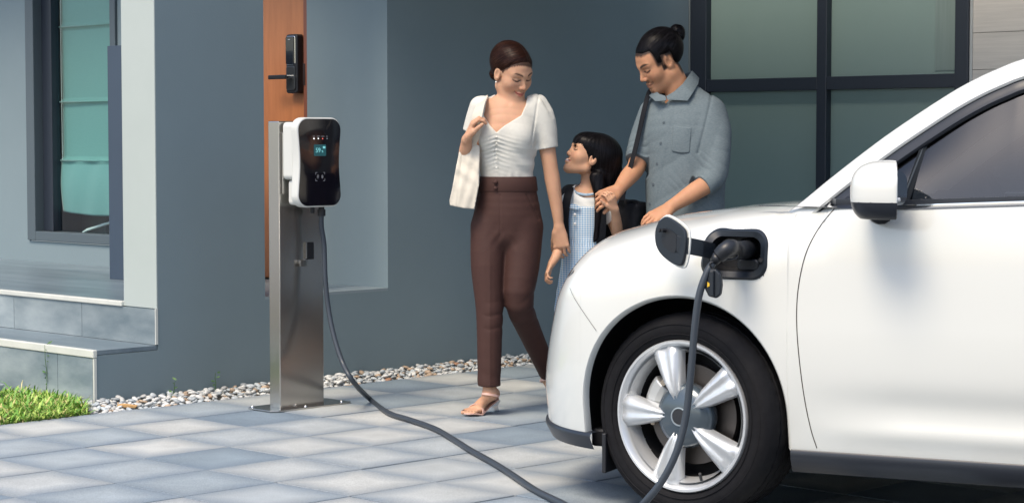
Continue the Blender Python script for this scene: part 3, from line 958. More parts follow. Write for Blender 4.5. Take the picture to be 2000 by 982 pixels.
def sstep(a, b, x):
    t = np.clip((x - a) / (b - a), 0, 1); return t * t * (3 - 2 * t)
def vnoise(P, f, seed=0):
    """cheap smooth pseudo-noise from sines"""
    r_ = np.random.RandomState(seed); out = 0
    for i in range(5):
        k = r_.normal(size=3) * f * (1 + .4 * i); out = out + np.sin(P @ k.astype(np.float32) + r_.uniform(0, 6.28)) / (1 + .35 * i)
    return out / 2.6

def ridge(x):
    """sharp-crested fold profile"""
    return (1 - np.abs(np.sin(x * .5))) ** 1.6 * 1.5 - .45
from mathutils.kdtree import KDTree
def strands(hair, parent, mats, field, n=1500, steps=7, step=.009, width=.0011, seed=1, lift=(.0004, .0022), front=None):
    """fine locks lying along the hair surface: short ribbons traced along a combing direction"""
    me = hair.data; N_ = len(me.vertices)
    co = np.empty(N_ * 3, np.float32); me.vertices.foreach_get('co', co); co = co.reshape(-1, 3)
    no = np.empty(N_ * 3, np.float32); me.vertices.foreach_get('normal', no); no = no.reshape(-1, 3)
    kd = KDTree(N_)
    for i in range(N_): kd.insert(co[i], i)
    kd.balance()
    rn = np.random.RandomState(seed); V = []; Fc = []; mi = []
    for _ in range(n):
        i = rn.randint(N_); p = co[i].astype(float); li = rn.uniform(*lift); mm = rn.randint(len(mats)); m0 = len(V); ok = 0; st = int(steps * rn.uniform(.5, 1.2)) + 2
        jit = rn.normal(size=3) * .10
        for k in range(st):
            _, j, _d = kd.find(p); nn = no[j].astype(float); q = co[j].astype(float)
            q = p - nn * ((p - q) @ nn)
            t = field(q) + jit; t = t - nn * (t @ nn); L = np.linalg.norm(t)
            if L < .05: break
            t /= L; sd_ = np.cross(nn, t); wv = width * (.35 + .65 * math.sin(math.pi * (k + .5) / st)); lf = li * math.sin(math.pi * (k + .5) / st) + .0002
            c = q + nn * lf
            V.append(c - sd_ * wv / 2); V.append(c + sd_ * wv / 2); ok += 1; p = q + t * step
        for k in range(ok - 1):
            Fc.append((m0 + 2 * k, m0 + 2 * k + 1, m0 + 2 * k + 3, m0 + 2 * k + 2)); mi.append(mm)
    o = mesh_obj('hair_strands', V, Fc, mats[0], parent)
    for m in mats[1:]: o.data.materials.append(m)
    o.data.polygons.foreach_set('material_index', mi); o.data.polygons.foreach_set('use_smooth', [True] * len(mi))
    o['kind'] = 'stuff'
    return o

# ------------------------------------------------------------------ the car (local: x forward, y to its left = towards the camera, z up)
CF = Vector((-.905, .425, 0)).normalized()
CANG = math.atan2(CF.y, CF.x)
CO = Vector((.911, 7.447, 0))
car = empty('car', CO, CANG)
tag(car, 'white electric crossover car plugged in by its open front charge port', 'car')
CL_ = Vector((-CF.y, CF.x, 0))
def on_car(px, py, y):
    d = ray(px, py); o = Vector((0, 0, CAM_H)) - CO
    t = (y - o.dot(CL_)) / d.dot(CL_); q = o + d * t
    return Vector((q.dot(CF), y, q.z))

PAINT = mat('car_paint', (.66, .675, .64), .28, spec=.4, coat=1.0)
TRIM = mat('black_trim', (.016, .020, .028), .32)
RUB = mat('tyre_rubber', (.006, .006, .0075), .75, spec=.18, col2=(.010, .010, .0115), nscale=40, bump=.08, bscale=200)
ALLOY = mat('alloy', (.66, .68, .69), .36, metal=.6)
HUBM = mat('hub_grey', (.065, .088, .108), .25, metal=.3, coat=.5)
DARKM = mat('dark_metal', (.03, .03, .033), .5, metal=.5)
LINER = mat('arch_liner', (.006, .006, .007), .8)
CARGLASS = glass_mat('car_glass', (.13, .14, .15), 1.0, 0.0, 1.75)

def itp(tab, x):
    """smooth monotone-ish table lookup"""
    X = [p[0] for p in tab]; Y = [p[1] for p in tab]
    return float(np.interp(x, X, Y))
def smooth_tab(tab, s=.06):
    xs = np.linspace(tab[0][0], tab[-1][0], 900); ys = np.interp(xs, [p[0] for p in tab], [p[1] for p in tab])
    k = int(s / (xs[1] - xs[0])); ker = np.hanning(2 * k + 3); ker /= ker.sum()
    yp = np.concatenate([2 * ys[0] - ys[1:k + 2][::-1], ys, 2 * ys[-1] - ys[-k - 2:-1][::-1]])
    y2 = np.convolve(yp, ker, 'valid')
    return lambda x: float(np.interp(x, xs, y2))
NOSE_X = .735; TAIL_X = -3.42
def wplan(x):
    if x > .12:
        t = min(1, (x - .10) / (NOSE_X - .10)); return .897 * max(0, 1 - t ** 2.5) ** (1 / 2.0) + .0
    if x < -2.7:
        t = min(1, (-2.7 - x) / .72); return .90 * max(0, 1 - t ** 3.2) ** (1 / 2.6)
    return .897 + .006 * math.sin((x + 1.3) * .9)
_zt = smooth_tab([(-3.42, .80), (-3.35, .98), (-3.2, 1.06), (-2.6, 1.10), (-1.1, 1.065), (-.72, 1.055), (-.4, 1.042), (-.1, 1.018), (.15, .985), (.36, .935), (.52, .875), (.63, .80), (.70, .69), (.735, .58)], .07)
ZM = .655
def section(x):
    w_ = wplan(x); zt = _zt(x)
    n1 = 3.9 + 2.6 * float(sstep(.1, -.35, x)) if x < .1 else 3.9 - 1.5 * min(1, (x - .1) / .6)
    cb = float(sstep(-.44, -.64, x)) * float(sstep(-3.3, -3.05, x)); zt += .26 * cb; n1 = n1 * (1 - cb) + 4.2 * cb
    zm = min(ZM, zt - .06)
    pts = []
    zlow = .25
    for i in range(60):
        z = zlow + (zm - zlow) * i / 60
        t = (zm - z) / (zm - zlow)
        y = w_ - .045 * t ** 2.2 * min(1, w_ / .4)
        if -2.2 < x < -.4:
            f_ = min(1, (-.4 - x) / .35) * min(1, (x + 2.2) / .3)
            y -= f_ * .011 * math.exp(-((z - .405) / .055) ** 2) - f_ * .006 * math.exp(-((z - .32) / .03) ** 2)
        pts.append((max(y, 0), z))
    for i in range(141):
        ph = (math.pi / 2) * (i / 140)
        c, s_ = max(0, math.cos(ph)), max(0, math.sin(ph))
        pts.append((w_ * c ** (2 / n1), zm + (zt - zm) * s_ ** (2 / n1)))
    return np.array(pts)
def side_y(x, z):
    s_ = section(x); return float(np.interp(z, s_[:, 1], s_[:, 0]))
AR_X, AR_Z, AR_A, AR_B = -.012, .345, .367, .392
RAX = -2.66
def arch_z(x):
    for cx in (AR_X, RAX):
        t = (x - cx) / AR_A
        if abs(t) < 1: return AR_Z + AR_B * math.sqrt(1 - t * t)
    return .25
BELT = lambda x: 1.030 + .045 * max(0, (-.75 - x)) / 1.0 if x > -2.6 else 1.113
COWLX = [(0.0, -.30), (.35, -.33), (.60, -.38), (.74, -.47), (.80, -.56)]   # y -> x of the windscreen base
def body_grid():
    xs = list(np.linspace(NOSE_X - .0005, .62, 26)) + list(np.linspace(.612, -3.40, 330))
    for cx in (AR_X, RAX):
        for sgn in (-1, 1):
            xs += [cx + sgn * AR_A * f for f in (1.0001, .9999, .998, .993, .985, .97, .95)]
    xs = sorted(set(round(x, 5) for x in xs), reverse=True)
    rows = []
    M_ = 96
    for x in xs:
        s_ = section(x)
        zb_ = arch_z(x)
        # arc length positions
        seg = np.r_[0, np.cumsum(np.linalg.norm(np.diff(s_, axis=0), axis=1))]
        l0 = np.interp(zb_, s_[:, 1], seg) if zb_ > .2501 else 0
        if x > COWLX[0][1]: l1 = seg[-1]
        elif x > COWLX[-1][1]:
            ye = np.interp(-x, [-c[1] for c in COWLX], [c[0] for c in COWLX])
            l1 = np.interp(-ye, -s_[:, 0][80:], seg[80:])
            if x < -.40: l1 = min(l1, np.interp(BELT(x) + .10 * max(0, (x + .50)) / .10, s_[:, 1], seg))
        else:
            l1 = np.interp(min(BELT(x), s_[-1, 1] - .03), s_[:, 1], seg)
        # resample, finer on the side than on the bonnet
        u = np.linspace(0, 1, M_); ll = l0 + (l1 - l0) * u
        rows.append([(x, float(np.interp(l, seg, s_[:, 0])), float(np.interp(l, seg, s_[:, 1]))) for l in ll])
    return xs, rows
XS, ROWS = body_grid()
def nose_lean(p):
    x, y, z = p
    return (x - .115 * float(sstep(.34, .74, x)) * min(1, max(0, (z - .36) / .46)) ** 1.4, y, z)
ROWS = [[nose_lean(p) for p in r_] for r_ in ROWS]
# regions of the side (x,z outlines)
DOOR = [on_car(1625, 408, .89), on_car(1600, 440, .89), on_car(1577, 490, .89), on_car(1563, 550, .89), on_car(1558, 610, .89), on_car(1561, 680, .89), on_car(1571, 780, .89), on_car(1581, 840, .89), on_car(1590, 877, .89)]
DOOR = [(p.x, p.z) for p in DOOR]
door_x = lambda z: float(np.interp(z, [p[1] for p in DOOR][::-1], [p[0] for p in DOOR][::-1]))
PC = on_car(1436, 496, .885); PCX, PCZ, PW, PH = PC.x, PC.z, .213, .150
def in_port(x, z, m=0.0):
    dx, dz = abs(x - PCX) - (PW / 2 - .045), abs(z - PCZ) - (PH / 2 - .045)
    return math.hypot(max(dx, 0), max(dz, 0)) < .045 - m
def headlamp(x, z, y):
    return y < .775 and x > .3 and .69 + .25 * (y - .4) < z < .83 - .10 * (y - .4) and y > .25
B_ = {'body': MB(), 'door': MB(), 'rear_door': MB(), 'headlight': MB(), 'body_right': MB()}
nrow = len(ROWS[0])
flat = [p for r_ in ROWS for p in r_]
sel = {'body': [], 'door': [], 'rear_door': [], 'headlight': []}
for i in range(len(XS) - 1):
    if abs(XS[i] - XS[i + 1]) < 1e-4 * 1.2 and False: continue
    for k in range(nrow - 1):
        q = (i * nrow + k, i * nrow + k + 1, (i + 1) * nrow + k + 1, (i + 1) * nrow + k)
        c = np.mean([flat[j] for j in q], axis=0)
        x, y, z = c
        if y > .5 and in_port(x, z, .003): continue
        if headlamp(x, z, y): sel['headlight'].append(q)
        elif z < BELT(x) + .01 and -1.52 < x < door_x(z) and y > .6: sel['door'].append(q)
        elif z < BELT(x) + .01 and -2.38 < x <= -1.52 and y > .6: sel['rear_door'].append(q)
        else: sel['body'].append(q)
def grid_obj(name, faces, m, parent, mirror=False):
    used = sorted(set(j for q in faces for j in q)); mp = {j: n for n, j in enumerate(used)}
    V = [flat[j] for j in used]
    if mirror: V = [(x, -y, z) for x, y, z in V]
    Fc = [tuple(mp[j] for j in (q if mirror else q[::-1])) for q in faces]
    o = mesh_obj(name, V, Fc, m, parent, smooth=True)
    return o
_fx = lambda q: sum(flat[j][0] for j in q) / 4
body = grid_obj('body', [q for q in sel['body'] if _fx(q) > -1.2], PAINT, car)
grid_obj('rear_quarter', [q for q in sel['body'] if _fx(q) <= -1.2], PAINT, car)
# the right-hand half (mirror image), including its own doors
rt = grid_obj('right_half', sel['body'] + sel['door'] + sel['rear_door'], PAINT, car, mirror=True)
LAMP = mat('headlight_lens', (.10, .12, .14), .12, coat=1.0)
hl = grid_obj('headlight', sel['headlight'], LAMP, car)
grid_obj('headlight', sel['headlight'], LAMP, car, mirror=True)
dr = grid_obj('front_door', sel['door'], PAINT, car)
rd = grid_obj('rear_door', sel['rear_door'], PAINT, car)
# shut lines: narrow dark gaps lying along the panel edges
GAP = mat('shut_gap', (.02, .014, .014), .7)
def seam(name, pts2, parent, wd=.0028, right=False):
    P = []
    pts = catmull([(a, 0, b) for a, b in pts2], 10)
    b = MB(); V = []; Fc = []
    for i, p in enumerate(pts):
        d = (pts[min(i + 1, len(pts) - 1)] - pts[max(i - 1, 0)]); n = Vector((-d.z, 0, d.x)).normalized() * wd / 2
        for s_ in (-1, 1):
            q = p + n * s_; V.append((q.x, side_y(q.x, q.z) + .0012, q.z))
    for i in range(len(pts) - 1): Fc.append((2 * i, 2 * i + 1, 2 * i + 3, 2 * i + 2))
    return mesh_obj(name, V, Fc, GAP, parent)
seam('shut_line', DOOR[::1], dr)
seam('shut_line', [(-1.50, .262), (-1.515, .5), (-1.52, .8), (-1.52, 1.06)], rd)
seam('shut_line', [(-2.30, .75), (-2.38, .9), (-2.38, 1.09)], rd)
a_, b_ = on_car(1110, 566, .80), on_car(1166, 641, .885)
seam('bumper_seam', [(.41, .742), (.385, .712), (.33, .655), (.285, .607)], body, .0016)

# wheel-arch flange and liner
for cx, nm in ((AR_X, 'front'), (RAX, 'rear')):
    V = []; Fc = []
    ths = np.linspace(0, math.pi, 60)
    prof = [(cx + AR_A * math.cos(t), AR_Z + AR_B * math.sin(t)) for t in ths]
    prof = [(cx + AR_A, .252)] + prof + [(cx - AR_A, .252)]
    for x, z in prof:
        y = side_y(x, z)
        nx, nz = x - cx, z - AR_Z
        V += [(x, y, z), (x - nx * .012, y - .004, z - nz * .012), (x - nx * .03, y - .03, z - nz * .03)]
    for i in range(len(prof) - 1):
        for k in range(2): Fc.append((3 * i + k, 3 * i + k + 1, 3 * i + 3 + k + 1, 3 * i + 3 + k))
    mesh_obj('arch_flange', V, Fc, PAINT, body, smooth=True)
    V = []; Fc = []
    for x, z in prof:
        y = side_y(x, z); nx, nz = x - cx, z - AR_Z
        V += [(x - nx * .028, y - .028, z - nz * .028), (x + nx * .05, y - .06, z + nz * .04), (x + nx * .08, .40, z + nz * .06), (cx, .40, .3)]
    for i in range(len(prof) - 1):
        for k in range(3): Fc.append((4 * i + k, 4 * i + k + 1, 4 * i + 4 + k + 1, 4 * i + 4 + k))
    mesh_obj('arch_liner', V, Fc, LINER, body, smooth=True)
# inner guard that hides the view through the wheel arch
MB().box((-3.2, -.80, .24), (.55, .39, .70)).build('underbody', LINER, car)
MB().box((-2.2, .39, .24), (-.5, .80, .45)).build('floor_pan', LINER, car)
# dark sill, front lip, tyre deflector
def cladding(name, x0, x1, n_=60, z0=.176, ztop=.2525, outset=.008, front=False):
    V = []; Fc = []
    for i in range(n_ + 1):
        x = x0 + (x1 - x0) * i / n_
        y = side_y(x, .26)
        pr = [(y - .035, ztop + .001), (y + outset - .004, ztop - .001), (y + outset, ztop - .008), (y + outset - .004, ztop - .034), (y + outset - .022, z0 + .006), (y + outset - .034, z0), (y - .10, z0 + .004)]
        V += [(x, max(p[0], 0), p[1]) for p in pr]
    for i in range(n_):
        for k in range(6): Fc.append((7 * i + k, 7 * i + 7 + k, 7 * i + 8 + k, 7 * i + 1 + k))
    return mesh_obj(name, V, Fc, TRIM, car, smooth='auto')
cladding('sill_trim', AR_X - AR_A - .004, RAX + AR_A + .004, ztop=.2535)
cladding('rear_lip', RAX - AR_A, TAIL_X + .02, 20)
V = []; Fc = []
n_ = 90
for i in range(n_ + 1):
    x = AR_X + AR_A - .03 + (NOSE_X - .002 - (AR_X + AR_A - .03)) * (1 - (1 - i / n_) ** 2.2)
    y = side_y(x, .26)
    # outward direction in plan
    d = Vector((.004, side_y(min(x + .004, NOSE_X - .001), .26) - y, 0)); nrm = Vector((-d.y, d.x, 0)).normalized() if d.length > 1e-6 else Vector((1, 0, 0))
    for o_, z in ((-.03, .258), (.002, .256), (.008, .250), (.009, .240), (-.012, .200), (-.06, .190)):
        V.append((x + nrm.x * o_, max(y + nrm.y * o_, 0), z))
for i in range(n_):
    for k in range(5): Fc.append((6 * i + k, 6 * i + 6 + k, 6 * i + 7 + k, 6 * i + 1 + k))
for s_ in (1, -1):
    mesh_obj('front_lip', [(a, b * s_, c) for a, b, c in V], Fc, TRIM, car, smooth='auto')
MB().box((.286, .45, .200), (.36, .745, .262)).build('splash_panel', BLACKPL, car, bevel=.01)
MB().box((.270, .62, .125), (.285, .83, .26)).build('tyre_deflector', BLACKPL, car, bevel=.004)

# greenhouse -----------------------------------------------------------
railpx = [(1548, 404), (1575, 383), (1600, 362), (1640, 330), (1680, 299), (1720, 269), (1760, 241), (1805, 211), (1850, 182), (1885, 162), (1920, 144), (1960, 127), (2000, 112)]
RAIL = []
for i, (px, py) in enumerate(railpx):
    y = .785 - .050 * (i / 12) ** .9
    p = on_car(px, py, y); RAIL.append(p)
RAIL += [Vector((-1.4, .712, 1.571)), Vector((-1.75, .70, 1.590)), Vector((-2.2, .68, 1.572)), Vector((-2.6, .61, 1.515)), Vector((-2.95, .61, 1.40)), Vector((-3.2, .62, 1.24)), Vector((-3.33, .66, 1.06))]
RAIL = [Vector((RAIL[0].x + .16, RAIL[0].y - .03, RAIL[0].z - .10)), Vector((RAIL[0].x + .07, RAIL[0].y - .01, RAIL[0].z - .045))] + RAIL
RC = catmull(RAIL, 5)
for _ in range(6): RC = [RC[0]] + [RC[i] * .5 + (RC[i - 1] + RC[i + 1]) * .25 for i in range(1, len(RC) - 1)] + [RC[-1]]
def rail_frame(i):
    d = (RC[min(i + 1, len(RC) - 1)] - RC[max(i - 1, 0)]).normalized()
    dn = Vector((d.z, 0, -d.x)) * (1 if d.x < 0 else -1)
    dn = Vector((-abs(d.z), 0, -abs(d.x))) if d.z >= 0 else Vector((abs(d.z), 0, -abs(d.x)))
    dn = Vector((dn.x, .24, dn.z)); dn = (dn - d * dn.dot(d)).normalized()      # down the window, slightly outwards
    out = d.cross(dn); out = out if out.y > 0 else -out
    return d, dn, out
def sweep(name, prof, m, parent, right=False, i0=0, i1=None):
    V = []; Fc = []; n_ = len(prof); ids = range(i0, len(RC) if i1 is None else i1)
    for i in ids:
        d, dn, out = rail_frame(i)
        for a, b in prof:
            q = RC[i] + dn * a + out * b; V.append((q.x, -q.y if right else q.y, q.z))
    m_ = len(V) // n_
    for i in range(m_ - 1):
        for k in range(n_): Fc.append((n_ * i + k, n_ * i + (k + 1) % n_, n_ * i + n_ + (k + 1) % n_, n_ * i + n_ + k))
    Fc.append(tuple(range(n_))); Fc.append(tuple(range((m_ - 1) * n_, m_ * n_)))
    return mesh_obj(name, V, Fc, m, parent, smooth='auto')
WB = .068
for rgt in (False, True):
    sweep('roof_rail', [(-.004, -.05), (0, -.012), (.008, .0), (.03, .010), (WB - .006, .012), (WB, .006), (WB, -.05)], PAINT, car, rgt)
    sweep('window_surround', [(WB + .001, -.05), (WB + .001, .002), (WB + .006, .006), (WB + .032, .006), (WB + .038, .0), (WB + .038, -.05)], TRIM, car, rgt)
    # side glass from belt to rail
    V = []; Fc = []; cols = 0
    for i in range(2, len(RC)):
        d, dn, out = rail_frame(i)
        top = RC[i] + dn * (WB + .034) - out * .012
        zb_ = BELT(top.x) + .008
        if top.z < zb_ + .004: continue
        yb = side_y(top.x, BELT(top.x)) - .020
        for k in range(9):
            t = k / 8; bul = .010 * math.sin(math.pi * t) * (1.2 - .4 * t)
            y = yb + (top.y - yb) * t + bul
            V.append((top.x, -y if rgt else y, zb_ + (top.z - zb_) * t))
        cols += 1
    for i in range(cols - 1):
        for k in range(8): Fc.append((9 * i + k, 9 * i + k + 1, 9 * i + 10 + k, 9 * i + 9 + k))
    mesh_obj('side_window', V, Fc, CARGLASS, car, smooth=True)
# windscreen, roof and tail glass span the two rails
def span(name, i0, i1, m, bulge, crown, n_=14, off=.006):
    V = []; Fc = []
    for i in range(i0, i1):
        d, dn, out = rail_frame(i)
        p = RC[i] + dn * off
        for k in range(n_ + 1):
            t = -1 + 2 * k / n_
            V.append((p.x + bulge(i) * (1 - t * t), p.y * t, p.z - .01 + crown(i) * (1 - t ** 4)))
    for i in range(i1 - i0 - 1):
        for k in range(n_): Fc.append((i * (n_ + 1) + k, i * (n_ + 1) + k + 1, (i + 1) * (n_ + 1) + k + 1, (i + 1) * (n_ + 1) + k))
    return mesh_obj(name, V, Fc, m, car, smooth=True)
IW = 66; IR = len(RC) - 12
span('windscreen', 11, IW + 1, CARGLASS, lambda i: .10 * (1 - i / IW), lambda i: .012 + .03 * i / IW)
span('roof', IW, IR + 1, PAINT, lambda i: 0, lambda i: .042)
span('rear_window', IR, len(RC), CARGLASS, lambda i: -.05 * (i - IR) / 10, lambda i: .042)
# cowl panel under the windscreen base
V = []; Fc = []
for k in range(25):
    t = -1 + 2 * k / 24; y = .79 * t
    x = float(np.interp(abs(y), [c[0] for c in COWLX], [c[1] for c in COWLX])); z = side_y(x, 1.0)
    s_ = section(x); zz = float(np.interp(-abs(y), -s_[80:, 0], s_[80:, 1]))
    V += [(x + .008, y, zz - .004), (x - .03, y, zz - .012), (x - .22, y, zz - .04)]
for k in range(24):
    for j in range(2): Fc.append((3 * k + j, 3 * k + j + 1, 3 * k + 4 + j, 3 * k + 3 + j))
mesh_obj('cowl', V, Fc, BLACKPL, car, smooth=True)
# belt trim, quarter-light divider, door corner trim
def strip(name, pts, wz, wy, m, parent=car):
    V = []; Fc = []
    for p in pts: V += [(p[0], p[1] - wy, p[2] + wz), (p[0], p[1], p[2] + wz), (p[0], p[1] + .001, p[2]), (p[0], p[1], p[2] - wz), (p[0], p[1] - wy, p[2] - wz)]
    n_ = 5
    for i in range(len(pts) - 1):
        for k in range(n_): Fc.append((n_ * i + k, n_ * i + (k + 1) % n_, n_ * i + n_ + (k + 1) % n_, n_ * i + n_ + k))
    return mesh_obj(name, V, Fc, m, parent, smooth='auto')
bp = [(x, side_y(x, BELT(x)) + .004, BELT(x) + .002) for x in np.linspace(-.70, -2.75, 40)]
strip('belt_chrome', bp, .0075, .03, CHROME)
bp2 = [(x, side_y(x, BELT(x)) - .008, BELT(x) + .014) for x in np.linspace(-.46, -2.85, 40)]
strip('belt_seal', bp2, .010, .03, TRIM)
qa = on_car(1815, 259, .75); qb = on_car(1768, 392, .868)
def bar(name, a, b, wd, m):
    a, b = Vector(a), Vector(b); d = (b - a).normalized(); s_ = Vector((d.z, 0, -d.x)).normalized() * wd / 2; o_ = Vector((0, .012, 0))
    return MB().add([a - s_ + o_, a + s_ + o_, b + s_ + o_, b - s_ + o_, a - s_ - o_, a + s_ - o_, b + s_ - o_, b - s_ - o_], [(0, 1, 2, 3), (4, 7, 6, 5), (0, 4, 5, 1), (1, 5, 6, 2), (2, 6, 7, 3), (3, 7, 4, 0)]).build(name, m, car, bevel=.003)
bar('quarter_divider', (qa.x, .738, qa.z), (qb.x, .858, qb.z), .026, mat('divider_rubber', (.015, .018, .022), .9, spec=.05))
bar('divider_bead', (qa.x + .004, .742, qa.z - .01), (qb.x + .004, .862, qb.z + .01), .006, mat('bead', (.05, .06, .07), .8, spec=.1))
bar('pillar_trim', (-1.52, .66, 1.50), (-1.52, .828, 1.07), .11, TRIM)
# dark sail panel ahead of the quarter light
V = []; Fc = []; cols = 0
for i in range(0, len(RC)):
    d, dn, out = rail_frame(i)
    top = RC[i] + dn * (WB + .02) - out * .004
    if top.x < -.655: break
    zb_ = BELT(top.x) - .004
    yb_ = side_y(top.x, 1.0) - .002
    tz = max(top.z, zb_ + .002)
    V += [(top.x, yb_, zb_), (top.x, yb_ + (top.y - yb_) * .5 + .004, (zb_ + tz) / 2), (top.x, top.y, tz)]; cols += 1
for i in range(cols - 1):
    for k in range(2): Fc.append((3 * i + k, 3 * i + k + 1, 3 * i + 4 + k, 3 * i + 3 + k))
mesh_obj('sail_panel', V, Fc, TRIM, car, smooth=True)

# interior
INT = mat('interior', (.018, .019, .021), .7)
for s_ in (1, -1):
    MB().add([(-.5, s_ * .76, .3), (-3.2, s_ * .76, .3), (-3.2, s_ * .76, 1.10), (-.6, s_ * .76, 1.03)], [(0, 1, 2, 3)]).build('door_card', INT, car)
MB().box((-3.1, -.74, .40), (-2.5, .74, 1.0)).build('luggage_cover', INT, car, bevel=.03)
MB().box((-2.5, -.66, .45), (-2.05, .66, .75)).build('rear_seat', INT, car, bevel=.06)
MB().prism([(-2.55, .6), (-2.35, .6), (-2.55, 1.15), (-2.68, 1.15)], -.62, .62).build('rear_backrest', INT, car, bevel=.04)
V = []; Fc = []
MB().box((-.95, -.72, .55), (-.45, .72, .93)).build('dashboard', INT, car, bevel=.06, seg=4)
sw = MB()
sw.tube([Vector((-.93 + .06 * math.sin(a), .36 + .185 * math.cos(a), .97 + .17 * math.sin(a))) for a in np.linspace(0, 2 * math.pi, 33)], .016, 8, cap=False)
sw.tube([(-.93, .19, .97), (-.91, .36, .95), (-.93, .53, .97)], .02, 8)
sw.build('steering_wheel', INT, car, smooth=True)
for y in (.37, -.37):
    st_ = empty('seat', (-1.35, y, .45), 0, car)
    MB().box((-.25, -.25, 0), (.28, .25, .16)).build('seat_cushion', INT, st_, bevel=.05, seg=3)
    MB().prism([(-.25, .12), (-.10, .12), (-.26, .72), (-.38, .72)], -.24, .24).build('backrest', INT, st_, bevel=.05, seg=3)
    MB().box((-.40, -.13, .75), (-.30, .13, .93)).build('headrest', INT, st_, bevel=.04, seg=3)

# mirror
mc = empty('mirror', (0, 0, 0), 0, car)
m0 = on_car(1722, 368, 1.0)
vol = Vol((m0.x - .14, .86, m0.z - .14), (m0.x + .14, 1.14, m0.z + .14), .0035)
vol.rbox((m0.x - .012, 1.0, m0.z), (.085, .105, .088), .055, k=0)
vol.ell((m0.x + .0, 1.0, m0.z + .005), (.105, .13, .112), k=-0.0 if False else 0.0)
def mshape(P, d):
    q = (P - np.array((m0.x - .030, 1.0, m0.z - .012), np.float32)) / np.array((.118, .118, .098), np.float32)
    k0 = (np.abs(q) ** 2.8).sum(-1) ** (1 / 2.8); e = (k0 - 1) * .095
    back = -.955 * (P[..., 0] - (m0.x - .062)) - .297 * (P[..., 1] - 1.06)
    box = np.maximum(np.maximum(np.abs(P[..., 2] - m0.z) - .088, np.abs(P[..., 1] - 1.0) - .11), 0)
    dd = np.maximum(e, back)
    dd = np.maximum(dd, np.abs(P[..., 2] - m0.z) - .092)
    return dd
vol.shape(mshape)
cutz = lambda x: m0.z - .012
vol.build('mirror_cap', PAINT, mc, keep=lambda c: c[:, 2] > m0.z - .040)
vol.build('mirror_base', TRIM, mc, keep=lambda c: c[:, 2] <= m0.z - .040)
MB().tube([on_car(1698, 390, 1.0), on_car(1720, 391, 1.075), on_car(1757, 390, 1.10)], .006, 8).build('turn_signal', mat('signal_lens', (.6, .62, .62), .15, coat=.6), mc, smooth=True)
MB().tube([(m0.x - .0, 1.0, m0.z - .075), (m0.x + .03, .93, m0.z - .082), (m0.x + .05, .86, m0.z - .078)], [.035, .030, .034], 12).build('mirror_arm', TRIM, mc, smooth=True)
MB().prism(rrect(.12, .10, .035), -.002, .002, Matrix.Translation((m0.x - .048, 1.012, m0.z)) @ Matrix.Rotation(R(90 - 17.3), 4, 'Z')).build('mirror_glass', CHROME, mc)

